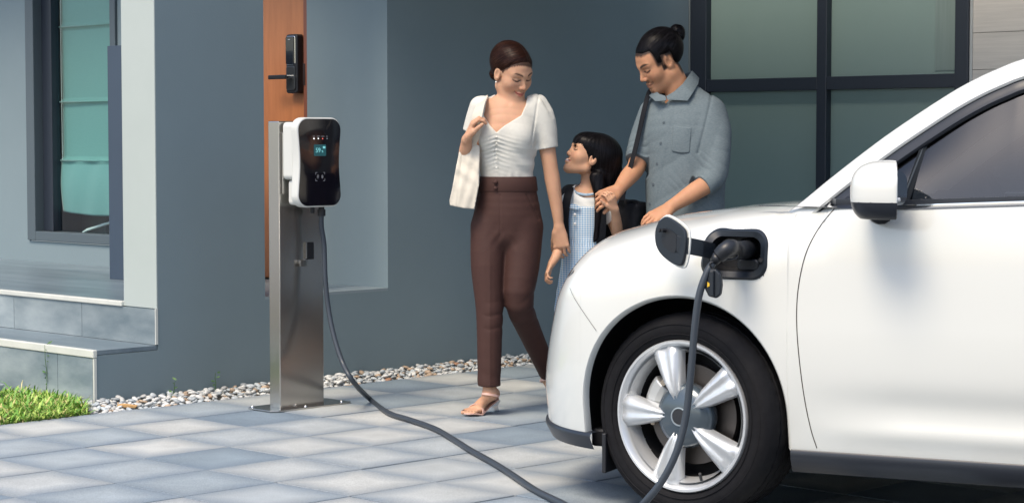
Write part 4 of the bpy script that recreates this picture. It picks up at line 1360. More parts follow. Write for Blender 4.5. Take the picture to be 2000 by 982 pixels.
# wheels ---------------------------------------------------------------
def wheel(name, loc, yaw, side=1):
    w_ = empty(name, loc, yaw, car)
    Rt = .338
    prof = [(.247, -.02), (.252, -.004), (.262, .004), (.285, .010), (.305, .008), (.318, .000), (.327, -.012), (.334, -.022)]
    # tread: ribs and grooves across the width
    W0, W1 = -.030, -.215
    for g0, g1 in ((-.060, -.068), (-.105, -.113), (-.150, -.158), (-.190, -.197)):
        prof += [(Rt, g0 + .002), (Rt - .008, g0 - .001), (Rt - .008, g1 + .001), (Rt, g1 - .002)]
    prof += [(.336, -.212), (.327, -.226), (.30, -.236), (.262, -.232), (.25, -.22)]
    b = MB(); b.lathe(prof, 180)
    # sipes: every third column of the shoulder pressed in
    n_ = 180
    for i, (r_, h_) in enumerate(prof):
        if r_ > .3335 and h_ < -.018:
            for k in range(n_):
                if (k + i // 4) % 4 == 0: 
                    v = b.v[i * n_ + k]; f = (r_ - .0022) / r_; v.x *= f; v.z *= f
    ty = b.build('tyre', RUB, w_, smooth='auto')
    # raised sidewall rings
    for rr in (.268, .300): MB().lathe([(rr, .0085), (rr + .002, .0115 if rr < .29 else .0115), (rr + .004, .0085)], 96).build('sidewall_ring', RUB, ty, smooth=True)
    rim = MB().lathe([(.250, -.015), (.2505, .000), (.247, .006), (.240, .006), (.234, .000), (.226, -.022), (.222, -.03), (.219, -.05), (.214, -.2), (.208, -.2), (.205, -.06), (.214, -.034), (.22, -.012)], 96).build('rim', ALLOY, w_, smooth='auto')
    for s_ in range(5):
        a = s_ * 2 * math.pi / 5
        V = []; Fc = []
        st = [(.058, .013, .000), (.085, .023, .007), (.12, .033, .009), (.16, .042, .005), (.20, .051, -.001), (.234, .060, -.007)]
        for r_, wd, hz in st:
            for t, hh in ((-1, -.045), (-.92, -.010), (-.55, .004), (-.34, .006), (-.20, .001), (.20, .001), (.34, .006), (.55, .004), (.92, -.010), (1, -.045)):
                V.append((r_, hz + hh, t * wd))
        n2 = 10
        for i in range(len(st) - 1):
            for k in range(n2 - 1): Fc.append((i * n2 + k, i * n2 + k + 1, (i + 1) * n2 + k + 1, (i + 1) * n2 + k))
        Fc.append(tuple(range(n2))[::-1]); Fc.append(tuple(range((len(st) - 1) * n2, len(st) * n2)))
        Mr = Matrix.Rotation(-a, 4, 'Y')
        MB().add([Mr @ Vector(v) for v in V], Fc).build('spoke', ALLOY, rim, smooth=True)
    MB().lathe([(0, .012), (.03, .011), (.07, .004), (.095, -.008), (.105, -.022), (.108, -.05), (.09, -.06)], 64).build('hub_cover', HUBM, w_, smooth=True)
    MB().lathe([(.031, .0115), (.031, .014), (.027, .0145), (.026, .0125)], 40).build('badge_ring', mat('badge_grey', (.35, .4, .43), .3, metal=.5), w_, smooth='auto')
    MB().lathe([(0, .0135), (.026, .0130)], 40).build('badge_disc', mat('badge_dark', (.022, .024, .028), .35), w_)
    MB().lathe([(.06, -.075), (.165, -.075), (.165, -.095), (.06, -.095)], 72).build('brake_disc', mat('disc_steel', (.13, .115, .105), .42, metal=.9), w_, smooth='auto')
    MB().lathe([(.0, -.11), (.205, -.13), (.205, -.06)], 64).build('barrel_back', LINER, w_)
    cal = MB(); th_ = np.linspace(R(-4), R(42), 9); V = []
    for a in th_:
        for r_, h_ in ((.112, -.10), (.112, -.048), (.135, -.040), (.165, -.042), (.180, -.055), (.180, -.10)): V.append((r_ * math.cos(a), h_, r_ * math.sin(a)))
    Fc = [(6 * i + k, 6 * i + (k + 1) % 6, 6 * i + 6 + (k + 1) % 6, 6 * i + 6 + k) for i in range(8) for k in range(6)] + [tuple(range(6)), tuple(range(48, 54))]
    cal.add(V, Fc)
    cal.build('brake_caliper', mat('caliper', (.55, .56, .55), .4, metal=.6), w_, bevel=.006)
    for a in (R(48), R(-14)):
        MB().tube([(.135 * math.cos(a), -.05, .135 * math.sin(a)), (.135 * math.cos(a), -.03, .135 * math.sin(a))], .010, 10).build('caliper_bolt', mat('bolt_brass', (.45, .38, .3), .35, metal=.8), w_)
    MB().tube([(.215 * math.cos(R(-108)), -.02, .215 * math.sin(R(-108))), (.195 * math.cos(R(-112)), .0, .195 * math.sin(R(-112)))], .005, 8).build('valve', BLACKPL, w_)
    return w_
wheel('front_wheel', (-.012, .868, .338), R(-12))
wheel('rear_wheel', (RAX, .868, .338), 0)
w3 = wheel('front_wheel', (-.012, -.868, .338), R(180 - 12))
w4 = wheel('rear_wheel', (RAX, -.868, .338), R(180))

# charge port ----------------------------------------------------------
port = empty('charge_port', (0, 0, 0), 0, car)
PT = mat('port_plastic', (.011, .016, .023), .40)
def port_ring(name, w_, h_, r_, y_off, w2, h2, r2, y_off2, m, n=8):
    o1 = rrect(w_, h_, r_, n); o2 = rrect(w2, h2, r2, n); V = []; Fc = []
    for (a, b), (c, d) in zip(o1, o2):
        y1 = side_y(PCX + a, PCZ + b) + y_off if y_off > -.02 else side_y(PCX, PCZ) + y_off
        y2 = side_y(PCX + c, PCZ + d) + y_off2 if y_off2 > -.02 else side_y(PCX, PCZ) + y_off2
        V += [(PCX + a, y1, PCZ + b), (PCX + c, y2, PCZ + d)]
    k = len(o1)
    for i in range(k): Fc.append((2 * i, 2 * ((i + 1) % k), 2 * ((i + 1) % k) + 1, 2 * i + 1))
    return mesh_obj(name, V, Fc, m, port, smooth='auto')
port_ring('port_frame', PW + .012, PH + .012, .051, .0012, PW - .004, PH - .004, .044, .009, PT)
port_ring('port_rim', PW - .004, PH - .004, .044, .009, PW - .040, PH - .040, .034, -.006, PT)
port_ring('port_wall', PW - .040, PH - .040, .034, -.006, PW - .062, PH - .052, .03, -.085, BLACKPL)
o1 = rrect(PW - .062, PH - .052, .03, 8); yb = side_y(PCX, PCZ) - .084
mesh_obj('port_floor', [(PCX + a, yb, PCZ + b) for a, b in o1], [tuple(range(len(o1)))], BLACKPL, port)
IX, IZ = PCX - .028, PCZ + .014
MB().lathe([(.036, .04), (.036, .0), (.030, .0), (.030, .03)], 32, Matrix.Translation((IX, yb, IZ))).build('inlet', BLACKPL, port, smooth='auto')
MB().prism(rrect(.075, .040, .016), yb, yb + .045, Matrix.Translation((IX - .004, 0, PCZ - .036))).build('lower_cap', PT, port, bevel=.006)
MB().tube([(PCX - .092, side_y(PCX - .09, PCZ - .02) - .002, PCZ - .016), (PCX - .092, side_y(PCX - .09, PCZ - .02) + .006, PCZ - .016)], .007, 12).build('latch', BLACKPL, port)
# open flap: outer white skin, dark inner liner, hinge arm
fl = empty('charge_flap', (0, 0, 0), 0, car)
f0, f1, f2, f3, f4, f5 = on_car(1287, 428, 1.02), on_car(1306, 419, 1.035), on_car(1338, 440, 1.075), on_car(1348, 462, 1.085), on_car(1343, 512, 1.085), on_car(1330, 524, 1.075)
f6, f7, f8 = on_car(1300, 505, 1.035), on_car(1284, 480, 1.015), on_car(1281, 450, 1.012)
ring = catmull([f0, f1, f2, f3, f4, f5, f6, f7, f8, f0], 4)[:-1]
cen = sum(ring, Vector()) / len(ring)
nrm = (f2 - f8).cross(f5 - f1).normalized(); nrm = nrm if nrm.y > 0 else -nrm
def slabf(name, sc, d0, d1, m, bev):
    R0 = [cen + (p - cen) * sc for p in ring]
    # flatten on the plane
    R0 = [p - nrm * (p - cen).dot(nrm) for p in R0]
    V = [p + nrm * d0 for p in R0] + [p + nrm * d1 for p in R0]; k = len(R0)
    return mesh_obj(name, V, [tuple(range(k))[::-1], tuple(range(k, 2 * k))] + [(i, (i + 1) % k, k + (i + 1) % k, k + i) for i in range(k)], m, fl, bevel=bev)
slabf('flap_skin', 1.0, -.008, .0, PAINT, .003)
slabf('flap_liner', .91, .0005, .012, PT, .004)
slabf('flap_recess', .45, .0125, .0135, BLACKPL, .0)
h0 = cen + nrm * .014; h1 = on_car(1392, 484, side_y(PCX + .08, PCZ) - .03)
hm = on_car(1360, 481, 1.065)
def flat_arm(pts, wd, th, name, m):
    V = []; Fc = []
    for p in pts:
        for z, t in ((wd, th), (wd, -th), (-wd, -th), (-wd, th)): V.append(Vector(p) + Vector((0, t, z)))
    for i in range(len(pts) - 1):
        for k in range(4): Fc.append((4 * i + k, 4 * i + (k + 1) % 4, 4 * i + 4 + (k + 1) % 4, 4 * i + 4 + k))
    Fc.append((0, 1, 2, 3)); Fc.append(tuple(range(4 * len(pts) - 4, 4 * len(pts))))
    mesh_obj(name, V, Fc, m, fl, bevel=.004)
flat_arm([on_car(1322, 476, 1.075), on_car(1345, 480, 1.082), on_car(1375, 486, 1.04), on_car(1392, 490, .98), on_car(1396, 492, .87)], .026, .006, 'hinge_arm', PT)
for dx, dz in ((0, 0), (.012, .004)):
    q = on_car(1299 + dx * 500, 450 + dz, 1.04) + nrm * .008
    MB().tube([q, q + nrm * .02], .006, 8).build('latch_pin', BLACKPL, fl)

# ------------------------------------------------------------------ charging cable with its plug
cable = empty('charging_cable', on_ground(760, 806), 0)
tag(cable, 'thick dark grey charging cable running over the paving to a black plug', 'cable')
def W2C(p): return CO + CF * p[0] + CL_ * p[1] + Vector((0, 0, p[2]))
CB = mat('cable_sheath', (.035, .045, .058), .42, bump=.03, bscale=300)
gx = chg.location
g0 = H(CX + .055, FB + .055, .89)
pts = [g0 + Vector((0, 0, .02)), g0 + Vector((0, 0, -.05))]
Yc = g0.y
for px, py, dy in ((633, 480, 0), (635, 540, -.01), (641, 600, -.02), (652, 655, -.05), (668, 705, -.09), (690, 745, -.14)):
    pts.append(at(px, py, Yc + dy))
gp = [(725, 781), (760, 806), (800, 819), (850, 837), (885, 857), (920, 879), (965, 904), (1000, 926), (1050, 959), (1105, 986), (1150, 1018), (1195, 1042)]
for px, py in gp: pts.append(on_ground(px, py, .0135))
pend = IX + .155, 1.03
for px, py, yy in ((1222, 1025, 6.50), (1256, 984, 6.44), (1292, 940, 6.41), (1322, 880, 6.40), (1340, 810, 6.40), (1350, 720, 6.40), (1357, 640, 6.40), (1366, 575, 6.40), (1381, 532, 6.405), (1394, 512, 6.41)):
    pts.append(at(px, py, yy))
pts = [p - cable.location for p in pts]
MB().tube(catmull(pts, 8), .0118, 14).build('sheath', CB, cable, smooth=True)
# plug: curved pistol body from the inlet out to the cable
pe = at(1394, 512, 6.41)
q0 = W2C((IX, yb + .02, IZ)); q1 = W2C((IX, yb + .10, IZ)); q2 = W2C((IX + .008, yb + .150, IZ + .002)); q3 = at(1424, 484, 6.405); q4 = at(1403, 500, 6.405)
PLG = mat('plug_plastic', (.014, .016, .020), .42)
lc = cable.location
MB().tube(catmull([p - lc for p in (q0, q1, q2, q3, q4)], 6), [.030] * 6 + [.030] * 3 + [.031] * 3 + [.030] * 4 + [.027] * 3 + [.026] * 3 + [.025, .024, .023][:3], 18).build('plug', PLG, cable, smooth='auto')
MB().tube([q4 - lc, (q4 + pe) / 2 - lc, pe - lc], [.019, .017, .014], 14).build('strain_relief', PLG, cable, smooth=True)
# dust cap hanging below the port
dc = at(1394, 556, 6.40)
capm = MB().prism([(x * .5, z) for x, z in [(-.06, .02), (-.055, .038), (-.02, .05), (.02, .05), (.05, .035), (.058, .0), (.05, -.03), (.02, -.042), (-.03, -.036), (-.055, -.012)]], -.010, .010, Matrix.Rotation(CANG - math.pi, 4, 'Z'))
dco = capm.build('dust_cap', PT, cable, bevel=.005, seg=3); dco.location = dc - lc
MB().box((-.008, -.020, -.035), (.006, -.010, .045), Matrix.Rotation(CANG - math.pi, 4, 'Z')).build('cap_rib', PT, cable, bevel=.003).location = dc - lc
MB().prism([(-.010, -.007), (.006, .0), (-.010, .009)], -.0125, -.0105, Matrix.Rotation(CANG - math.pi, 4, 'Z') @ Matrix.Translation((-.007, 0, .0))).build('warning_triangle', mat('yellow_print', (.75, .48, .03), .5), cable).location = dc - lc
MB().tube(catmull([dc - lc + Vector((.0, 0, .045)), dc - lc + Vector((-.01, -.005, .07)), q3 - lc + Vector((.02, .02, -.035)), q3 - lc + Vector((.03, .03, -.02))], 5), .003, 6).build('cap_tether', PLG, cable, smooth=True)

# ================================================================== people
def col_mat(name, rough=.5, sss=.12, bump=0.0, spec=.4, bscale=400):
    m = mat(name, (.5, .5, .5), rough, sss=sss, spec=spec, bump=bump, bscale=bscale, bdist=.001)
    t = m.node_tree; a = t.nodes.new('ShaderNodeAttribute'); a.attribute_name = 'col'
    t.links.new(a.outputs['Color'], t.nodes['Principled BSDF'].inputs['Base Color'])
    return m
SKIN = col_mat('skin', .55, .15, spec=.28, bump=.12, bscale=700)
def hair_mat(name, c, rough=.42):
    m = mat(name, c, rough, spec=.10)
    b = m.node_tree.nodes['Principled BSDF']
    b.inputs['Anisotropic'].default_value = .5
    return m
def basis(f, up=(0, 0, 1), roll=0.0):
    f = np.array(f, float); f /= np.linalg.norm(f)
    r = np.cross(f, np.array(up, float)); r /= np.linalg.norm(r); u = np.cross(r, f)
    if roll:
        c, s_ = math.cos(roll), math.sin(roll); r, u = r * c + u * s_, u * c - r * s_
    return np.stack([r, f, u], 1)      # columns: right of the person, forward, up

class Head:
    """head around the mid-ear point; local axes right / forward / up, metres for an adult"""
    def __init__(s, C, f, roll=0.0, sc=1.0, male=False, child=False):
        s.C = np.array(C, float); s.M = basis(f, roll=roll); s.sc = sc; s.male = male; s.child = child
    def w(s, p): return s.C + s.M @ (np.array(p, float) * s.sc)
    def loc(s, P): return ((P - s.C) @ s.M) / s.sc
    def sculpt(s, v):
        k = s.sc; E = lambda c, r, kk=.012, op='union': v.ell(s.w(c), np.array(r) * k, s.M, kk * k, op)
        Cn = lambda a, b, ra, rb, kk=.012, op='union': v.cone(s.w(a), s.w(b), ra * k, rb * k, kk * k, op)
        E((0, -.022, .034), (.074, .096, .086), .0)
        E((0, .040, .020), (.064, .056, .070), .03)
        E((0, .040, -.040), (.055, .050, .070 if not s.child else .060), .03)
        jw_ = .052 if s.male else (.046 if not s.child else .045)
        for q in (-1, 1):
            Cn((q * jw_, .002, -.060), (q * .014, .066, -.096), .024 if not s.child else .018, .019 if not s.child else .016, .03)
            E((q * .040, .058, -.028), (.026, .026, .026), .025)             # cheek
            Cn((q * .010, .090, .018), (q * .044, .074, .022), .008, .007, .018)   # brow
            E((q * .0735, -.004, -.008), (.009, .020, .032), .006)           # ear
            E((q * .080, .002, -.004), (.006, .010, .017), .004, 'sub')
        E((0, .072, -.098), (.017, .015, .015), .02)                        # chin
        if s.child: E((0, .060, .03), (.055, .040, .045), .03)
        for q in (-1, 1):
            E((q * .031, .097, .001), (.020, .014, .012), .012, 'sub')        # socket
            E((q * .031, .0765, -.001), (.0145, .0135, .0115), .005)          # lid
        Cn((0, .092, .006), (0, .109 if not s.child else .104, -.031), .0065, .0095 if not s.child else .0085, .012)
        for q in (-1, 1): E((q * .0105, .0985, -.036), (.0075, .010, .0075), .006)
        E((0, .0905, -.0605), (.021, .0105, .0065), .007)
        E((0, .0895, -.0725), (.018, .0110, .0072), .006)
        E((0, .101, -.0665), (.022, .004, .0012), .002, 'sub')
        for q in (-1, 1): Cn((q * .026, .084, -.062), (q * .030, .078, -.050), .0035, .0025, .006, 'sub')
    def paint(s, V, base, lip=(.42, .13, .10), brow=(.05, .03, .022), lash=(.03, .02, .018), blush=None, smile=0.0):
        q = s.loc(V); col = np.tile(np.array(base, float), (len(V), 1))
        front = sstep(.035, .06, q[:, 1])
        n = .5 + .5 * vnoise(V.astype(np.float32), 60, 4); col *= (.92 + .14 * n)[:, None]; col[:, 1] *= (1.03 - .07 * (.5 + .5 * vnoise(V.astype(np.float32), 140, 8)))
        def mix(c, m): 
            nonlocal col; col = col * (1 - m[:, None]) + np.array(c) * m[:, None]
        ax = np.abs(q[:, 0])
        if blush is not None:
            mix(blush, front * .35 * np.exp(-(((ax - .042) / .020) ** 2 + ((q[:, 2] + .030) / .018) ** 2)))
            mix(blush, front * .25 * np.exp(-((ax / .014) ** 2 + ((q[:, 2] + .032) / .012) ** 2)))
        # brows: arched bands
        bz = .0205 + .010 * np.sin(np.clip((ax - .008) / .048, 0, 1) * math.pi * .72) - .002
        bw = (.0058 if not s.male else .0070) * sstep(.058, .035, ax)
        mix(brow, front * sstep(.010, .016, ax) * sstep(.058, .050, ax) * np.exp(-((q[:, 2] - bz) / np.maximum(bw * .8, 1e-4)) ** 4) * .95 * (ax > .008))
        # lash lines of lowered lids
        lz = -.0065 + .0050 * ((ax - .031) / .017) ** 2
        mix(lash, front * sstep(.0215, .017, np.abs(ax - .032)) * np.exp(-((q[:, 2] - lz) / .0034) ** 4) * .97)
        mix(np.array(base) * .72, front * sstep(.02, .012, np.abs(ax - .031)) * np.exp(-((q[:, 2] - .010) / .0028) ** 2) * .5)  # crease above the lid: its shade painted as a darker skin band
        # lips, corners lifted by the smile
        mz = -.0665 + smile * 9 * ax ** 2
        lw = .0235 + .004 * (smile > .8)
        upz, loz = .0072 * np.clip(1 - (ax / lw) ** 2, 0, 1) ** .7, .0085 * np.clip(1 - (ax / (lw * .92)) ** 2, 0, 1) ** .7
        dz = q[:, 2] - mz
        m = np.where(dz > 0, sstep(1.25, .8, dz / np.maximum(upz, 1e-4)), sstep(1.25, .8, -dz / np.maximum(loz, 1e-4))) * (ax < lw) * front
        mix(lip, m * .85)
        mix(np.array(lip) * .30, front * (ax < lw * 1.05) * np.exp(-(dz / .0013) ** 2) * .9)  # parting of the lips: shade painted in as a dark line
        for sgn in (-1, 1):
            mix(np.array(base) * .35, front * np.exp(-(((q[:, 0] - sgn * .0085) / .0035) ** 2 + ((q[:, 2] + .0415) / .0022) ** 2)) * .8)  # nostrils: shade of the openings painted as dark skin spots
        s.mix = mix; s.q = q; s.get = lambda: col
        return col

def hand(v, wrist, kn, palm, s=1.0, curl=(.5, .55, .6, .65), thumb=+1, tcurl=.5, tspread=.75, wr=.024, spread=.0, k=.006, curl2=1.0):
    """wrist, kn: points (wrist and knuckle centre direction); palm: direction the palm faces; thumb: +1/-1 side"""
    wrist = np.array(wrist, float); d = np.array(kn, float) - wrist; d /= np.linalg.norm(d)
    p = np.array(palm, float); p -= d * (p @ d); p /= np.linalg.norm(p); sd = np.cross(d, p) * thumb   # towards the thumb
    PL = .088 * s
    v.limb([(wrist, wr * s, wr * .8 * s), (wrist + d * .35 * PL, .033 * s, .017 * s), (wrist + d * PL * .95, .038 * s, .0125 * s)], .012, side=sd)
    Ls = (.071, .078, .073, .058)
    for i in range(4):
        off = (.030 - .020 * i) * s
        b = wrist + d * (PL * (1.0 - (.04 if i == 3 else 0) - (.015 if i == 0 else 0))) + sd * off
        fd = d + sd * spread * (1.2 - .8 * i); fd /= np.linalg.norm(fd)
        ang = 0; r0 = (.0086 - .0006 * (i == 3)) * s
        for j, (fr, cf) in enumerate(((.46, .55), (.30, 1.0), (.24, .7))):
            ang += curl[i] * cf * (curl2 if j else 1)
            dd = fd * math.cos(ang) + p * math.sin(ang); e = b + dd * Ls[i] * fr * s
            v.cone(b, e, r0, r0 * .88, k * (.9 if j == 0 else .4)); b = e; r0 *= .9
    b = wrist + d * .022 * s + sd * .020 * s
    t1 = d * math.cos(tspread) + sd * math.sin(tspread) + p * .35; t1 /= np.linalg.norm(t1)
    e = b + t1 * .042 * s; v.cone(b, e, .0155 * s, .0120 * s, .012)
    t2 = t1 * math.cos(tcurl) + (d * .7 + p * .5 - sd * .3) * math.sin(tcurl); t2 /= np.linalg.norm(t2); b = e; e = b + t2 * .030 * s; v.cone(b, e, .0112 * s, .0100 * s, .005)
    t3 = t2 * math.cos(tcurl * .6) + (d * .6 + p * .5 - sd * .4) * math.sin(tcurl * .6); t3 /= np.linalg.norm(t3); b = e; e = b + t3 * .024 * s; v.cone(b, e, .0100 * s, .0085 * s, .004)

def poly_sdf(poly):
    A = np.array(poly, np.float32)
    def f(x, z):
        d = np.full(x.shape, 1e9, np.float32); sgn = np.ones(x.shape, np.float32); n = len(A)
        for i in range(n):
            a, b = A[i], A[(i + 1) % n]; e = b - a
            wx, wz = x - a[0], z - a[1]; t = np.clip((wx * e[0] + wz * e[1]) / (e @ e), 0, 1)
            dx, dz = wx - e[0] * t, wz - e[1] * t; d = np.minimum(d, dx * dx + dz * dz)
            c1, c2, c3 = z >= a[1], z < b[1], e[0] * wz > e[1] * wx
            sgn = np.where((c1 & c2 & c3) | (~c1 & ~c2 & ~c3), -sgn, sgn)
        return sgn * np.sqrt(d)
    return f
def ribbon(name, pts, wdir, wd, th, m, parent, origin, n=6):
    """flat strap along points; wdir: width direction per point or one vector"""
    P = catmull(pts, n); N = len(P); V = []; Fc = []
    for i, p in enumerate(P):
        d = (P[min(i + 1, N - 1)] - P[max(i - 1, 0)]).normalized()
        if isinstance(wdir, list):
            t = i / (N - 1) * (len(wdir) - 1); k = min(int(t), len(wdir) - 2); wv = Vector(wdir[k]).lerp(Vector(wdir[k + 1]), t - k)
        else: wv = Vector(wdir)
        wv = (wv - d * wv.dot(d)).normalized(); nn = d.cross(wv)
        for a, b in ((-.5, -.5), (.5, -.5), (.5, .5), (-.5, .5)): V.append(p + wv * a * wd + nn * b * th - Vector(origin))
    for i in range(N - 1):
        for k in range(4): Fc.append((4 * i + k, 4 * i + (k + 1) % 4, 4 * i + 4 + (k + 1) % 4, 4 * i + 4 + k))
    Fc.append((0, 1, 2, 3)); Fc.append(tuple(range(4 * N - 4, 4 * N)))
    return mesh_obj(name, V, Fc, m, parent, smooth='auto')
def A3(p): return np.array(p, float)

# ------------------------------------------------------------------ woman
YW = 9.25
def jw(px, py, dy=0.0): return A3(at(px, py, YW + dy))
def woman():
    base = Vector((at(985, 600, YW).x, YW, 0))
    root = empty('person', base)
    tag(root, 'woman in cream blouse and brown trousers walking beside the charger, looking down', 'person')
    S = (.52, .295, .185)
    hd = Head(jw(999, 141, .0), (.56, -.70, -.40), roll=R(-4), sc=1.02)
    b = Vol((base.x - .40, YW - .42, -.01), (base.x + .30, YW + .50, 1.72), .0036)
    # torso and neck
    tor = [(jw(990, 440, .0), .150, .105), (jw(990, 395, .0), .135, .098), (jw(990, 350, -.0), .117, .088), (jw(989, 300, -.005), .115, .090), (jw(989, 258, -.005), .130, .098), (jw(990, 225, .005), .128, .078), (jw(993, 205, .015), .074, .055)]
    b.limb(tor, .03)
    b.limb([(jw(993, 212, .012), .060, .050), (jw(993, 190, .012), .045, .046), (jw(991, 165, .020), .043, .046)], .02)
    for px in (962, 1014): b.ell(jw(px, 268, -.060), (.052, .045, .055), k=.03)
    # collar bones
    b.cone(jw(985, 208, -.045), jw(948, 204, -.010), .008, .009, .02); b.cone(jw(1002, 208, -.045), jw(1034, 205, -.010), .008, .009, .02)
    for px in (938, 1047): b.ell(jw(px, 213, .01), (.046, .042, .044), k=.03)
    hd.sculpt(b)
    # arms
    b.limb([(jw(938, 214, .01), .040, .040), (jw(927, 265, .035), .036, .036), (jw(912, 322, .02), .032, .032)], .02)
    b.limb([(jw(912, 322, .02), .032, .032), (jw(909, 300, -.06), .031, .030), (jw(912, 272, -.115), .023, .020)], .012)
    hand(b, jw(911, 274, -.117), jw(925, 238, -.135), (.82, .1, -.35), .98, curl=(.95, 1.0, 1.0, 1.05), thumb=-1, tspread=.5, tcurl=.35)
    b.limb([(jw(1055, 215, .01), .042, .042), (jw(1066, 275, .015), .038, .038), (jw(1075, 328, .01), .034, .034), (jw(1079, 352, .01), .035, .034), (jw(1088, 410, .01), .027, .026), (jw(1092, 445, .01), .021, .018)], .015)
    hand(b, jw(1092, 444, .01), jw(1096, 478, .01), (.25, .90, 0), 1.0, curl=(.55, .60, .65, .72), thumb=-1, tspread=.45, tcurl=.25)
    # legs
    b.limb([(jw(958, 440, .0), .080, .085), (jw(954, 520, -.04), .062, .070), (jw(956, 600, -.07), .048, .052), (jw(956, 660, -.08), .044, .050), (jw(955, 745, -.10), .030, .033), (jw(957, 770, -.10), .027, .031)], .02)
    b.limb([(jw(1022, 440, .0), .080, .085), (jw(1018, 520, -.04), .063, .070), (jw(1012, 592, -.06), .050, .054), (jw(1030, 640, .06), .046, .052), (jw(1062, 715, .26), .030, .033), (jw(1068, 730, .30), .028, .030)], .02)
    # feet
    def foot(ank, heel, ball, toe, lat):
        b.cone(ank, heel, .027, .025, .02); b.cone(ank, A3(ball) * .6 + A3(ank) * .4 + A3((0, 0, -.006)), .027, .016, .02)
        b.limb([(heel, .024, .022), ((A3(heel) + ball) / 2 + A3((0, 0, .006)), .028, .022), (ball, .037, .016)], .018, side=lat)
        L = A3(lat)
        for i in range(5):
            o = (-.027 + .0135 * i); ln = (1.0, .98, .92, .84, .74)[i]; r_ = (.0105, .0082, .0078, .0074, .0070)[i]
            s0 = A3(ball) + L * o; e = s0 + (A3(toe) - ball) * ln * .62
            b.cone(s0, e, r_ * 1.15, r_, .006); b.cone(e, e + (A3(toe) - ball) * .32 * ln + A3((0, 0, -.004)), r_, r_ * .95, .003)
    toe = on_ground(918, 816); fwd = Vector((-.60, -.80, 0)); lat = A3((-.80, .60, 0))
    ball = A3(on_ground(929, 811)) + A3((0, 0, .026)); T = ball + A3((-.60, -.80, -.06)) * .062
    heel = ball + A3((.60, .80, 0)) * .135 + A3((0, 0, .060))
    foot(jw(958, 766, -.10), heel, ball, T, -lat)
    ank2 = jw(1070, 738, .31); ball2 = ank2 + A3((.04, -.02, -.13)); heel2 = ank2 + A3((.035, .03, -.035)); foot(ank2, heel2, ball2, ball2 + A3((.01, -.045, -.04)), A3((1, 0, 0)))
    def scalp(V, c):
        q = hd.loc(V); y, z = q[:, 1], q[:, 2]
        zl = -.006 + .84 * np.maximum(y, -.02) + .20 * q[:, 0] * sstep(.02, .08, y) - .10 * np.clip(np.abs(q[:, 0]) - .045, 0, .03)
        zl = np.where(y < -.02, np.maximum(-.023 - 3.2 * (-.02 - y), -.085), zl)
        ear = (np.abs(q[:, 0]) > .066) & (np.abs(y + .004) < .024) & (z < .024)
        m = sstep(-.010, .002, z - zl + .004 * vnoise(V.astype(np.float32), 380, 6)) * (~ear) * (np.abs(z) < .16) * .92
        return c * (1 - m[:, None]) + np.array((.018, .008, .006)) * m[:, None]
    def paint(V):
        c = hd.paint(V, S, lip=(.46, .13, .10), blush=(.55, .23, .15), smile=1.5, brow=(.045, .025, .018))
        c = scalp(V, c)
        # toe nails
        for i in range(5):
            o = (-.027 + .0135 * i); ln = (1.0, .98, .92, .84, .74)[i]
            tip = ball - lat * o + (T - ball) * ln * .92 + A3((0, 0, .007))
            m = np.exp(-(np.linalg.norm(V - tip, axis=1) / (.0075 if i == 0 else .0055)) ** 4)
            c = c * (1 - m[:, None]) + np.array((.05, .012, .015)) * m[:, None]
        return c
    b.build('body', SKIN, root, base, relax=1, color=paint)
    # ---- hair: sleek, parted, gathered low behind
    h = Vol(hd.C - .17, hd.C + .17, .0034); k = hd.sc
    h.ell(hd.w((0, -.026, .038)), np.array((.0805, .104, .094)) * k, hd.M, 0)
    h.ell(hd.w((0, .030, .034)), np.array((.0705, .0565, .073)) * k, hd.M, .02)
    h.ell(hd.w((.012, -.088, -.046)), np.array((.030, .030, .032)) * k, hd.M, .02)
    def hs(P, d):
        q = hd.loc(P)
        ax = q[..., 0]
        # hairline: swept from a parting, covering the temples, open at face and ears
        y, z = q[..., 1], q[..., 2]
        zl = -.006 + .84 * np.maximum(y, -.02) + .20 * q[..., 0] * sstep(.02, .08, y) - .10 * np.clip(np.abs(q[..., 0]) - .045, 0, .03)
        zl = np.where(y < -.02, np.maximum(-.023 - 3.2 * (-.02 - y), -.085), zl)
        cut = (zl - z) * .7
        low = cut
        # strands run from the parting backwards
        st = np.sin((q[..., 2] * 260 + q[..., 1] * 90 + 1.5 * np.sin(q[..., 1] * 55)) ) * .0003 + np.sin(q[..., 2] * 520 + q[..., 1] * 160) * .0002
        part_ = .0012 * np.exp(-((q[..., 0] + .022) / .005) ** 2) * (q[..., 1] > -.02)
        return np.maximum(np.maximum(d + st + part_ + .009 * np.exp(-np.maximum(z - zl, 0) / .010), cut), low)
    h.shape(hs)
    ho = h.build('hair', hair_mat('hair_brown', (.015, .0058, .004), .38), root, base)
    tg = hd.w((.01, -.115, -.040)) - A3(base)
    def comb(p):
        t = tg - p; q = hd.loc(p + A3(base)); side = hd.M[:, 0] * (1 if q[0] > -.02 else -1)
        return t / np.linalg.norm(t) + side * .55 * max(0, q[2] - .02) / .08 - hd.M[:, 2] * .35 * (q[1] > 0)
    strands(ho, root, [hair_mat('hair_brown_a', (.030, .012, .008), .32), hair_mat('hair_brown_b', (.010, .004, .003), .35), hair_mat('hair_brown_c', (.055, .024, .016), .35)], comb, 1800, seed=2)
    e = hd.w((.078, .004, -.042))
    MB().lathe([(0, .004), (.003, .003), (.004, 0), (.003, -.003), (0, -.004)], 10, Matrix.Translation(Vector(e) - base)).build('earring', mat('pearl', (.8, .8, .76), .2), root, smooth=True)
    # ---- blouse
    g = Vol((base.x - .26, YW - .24, .98), (base.x + .32, YW + .24, 1.56), .0034)
    O = .010
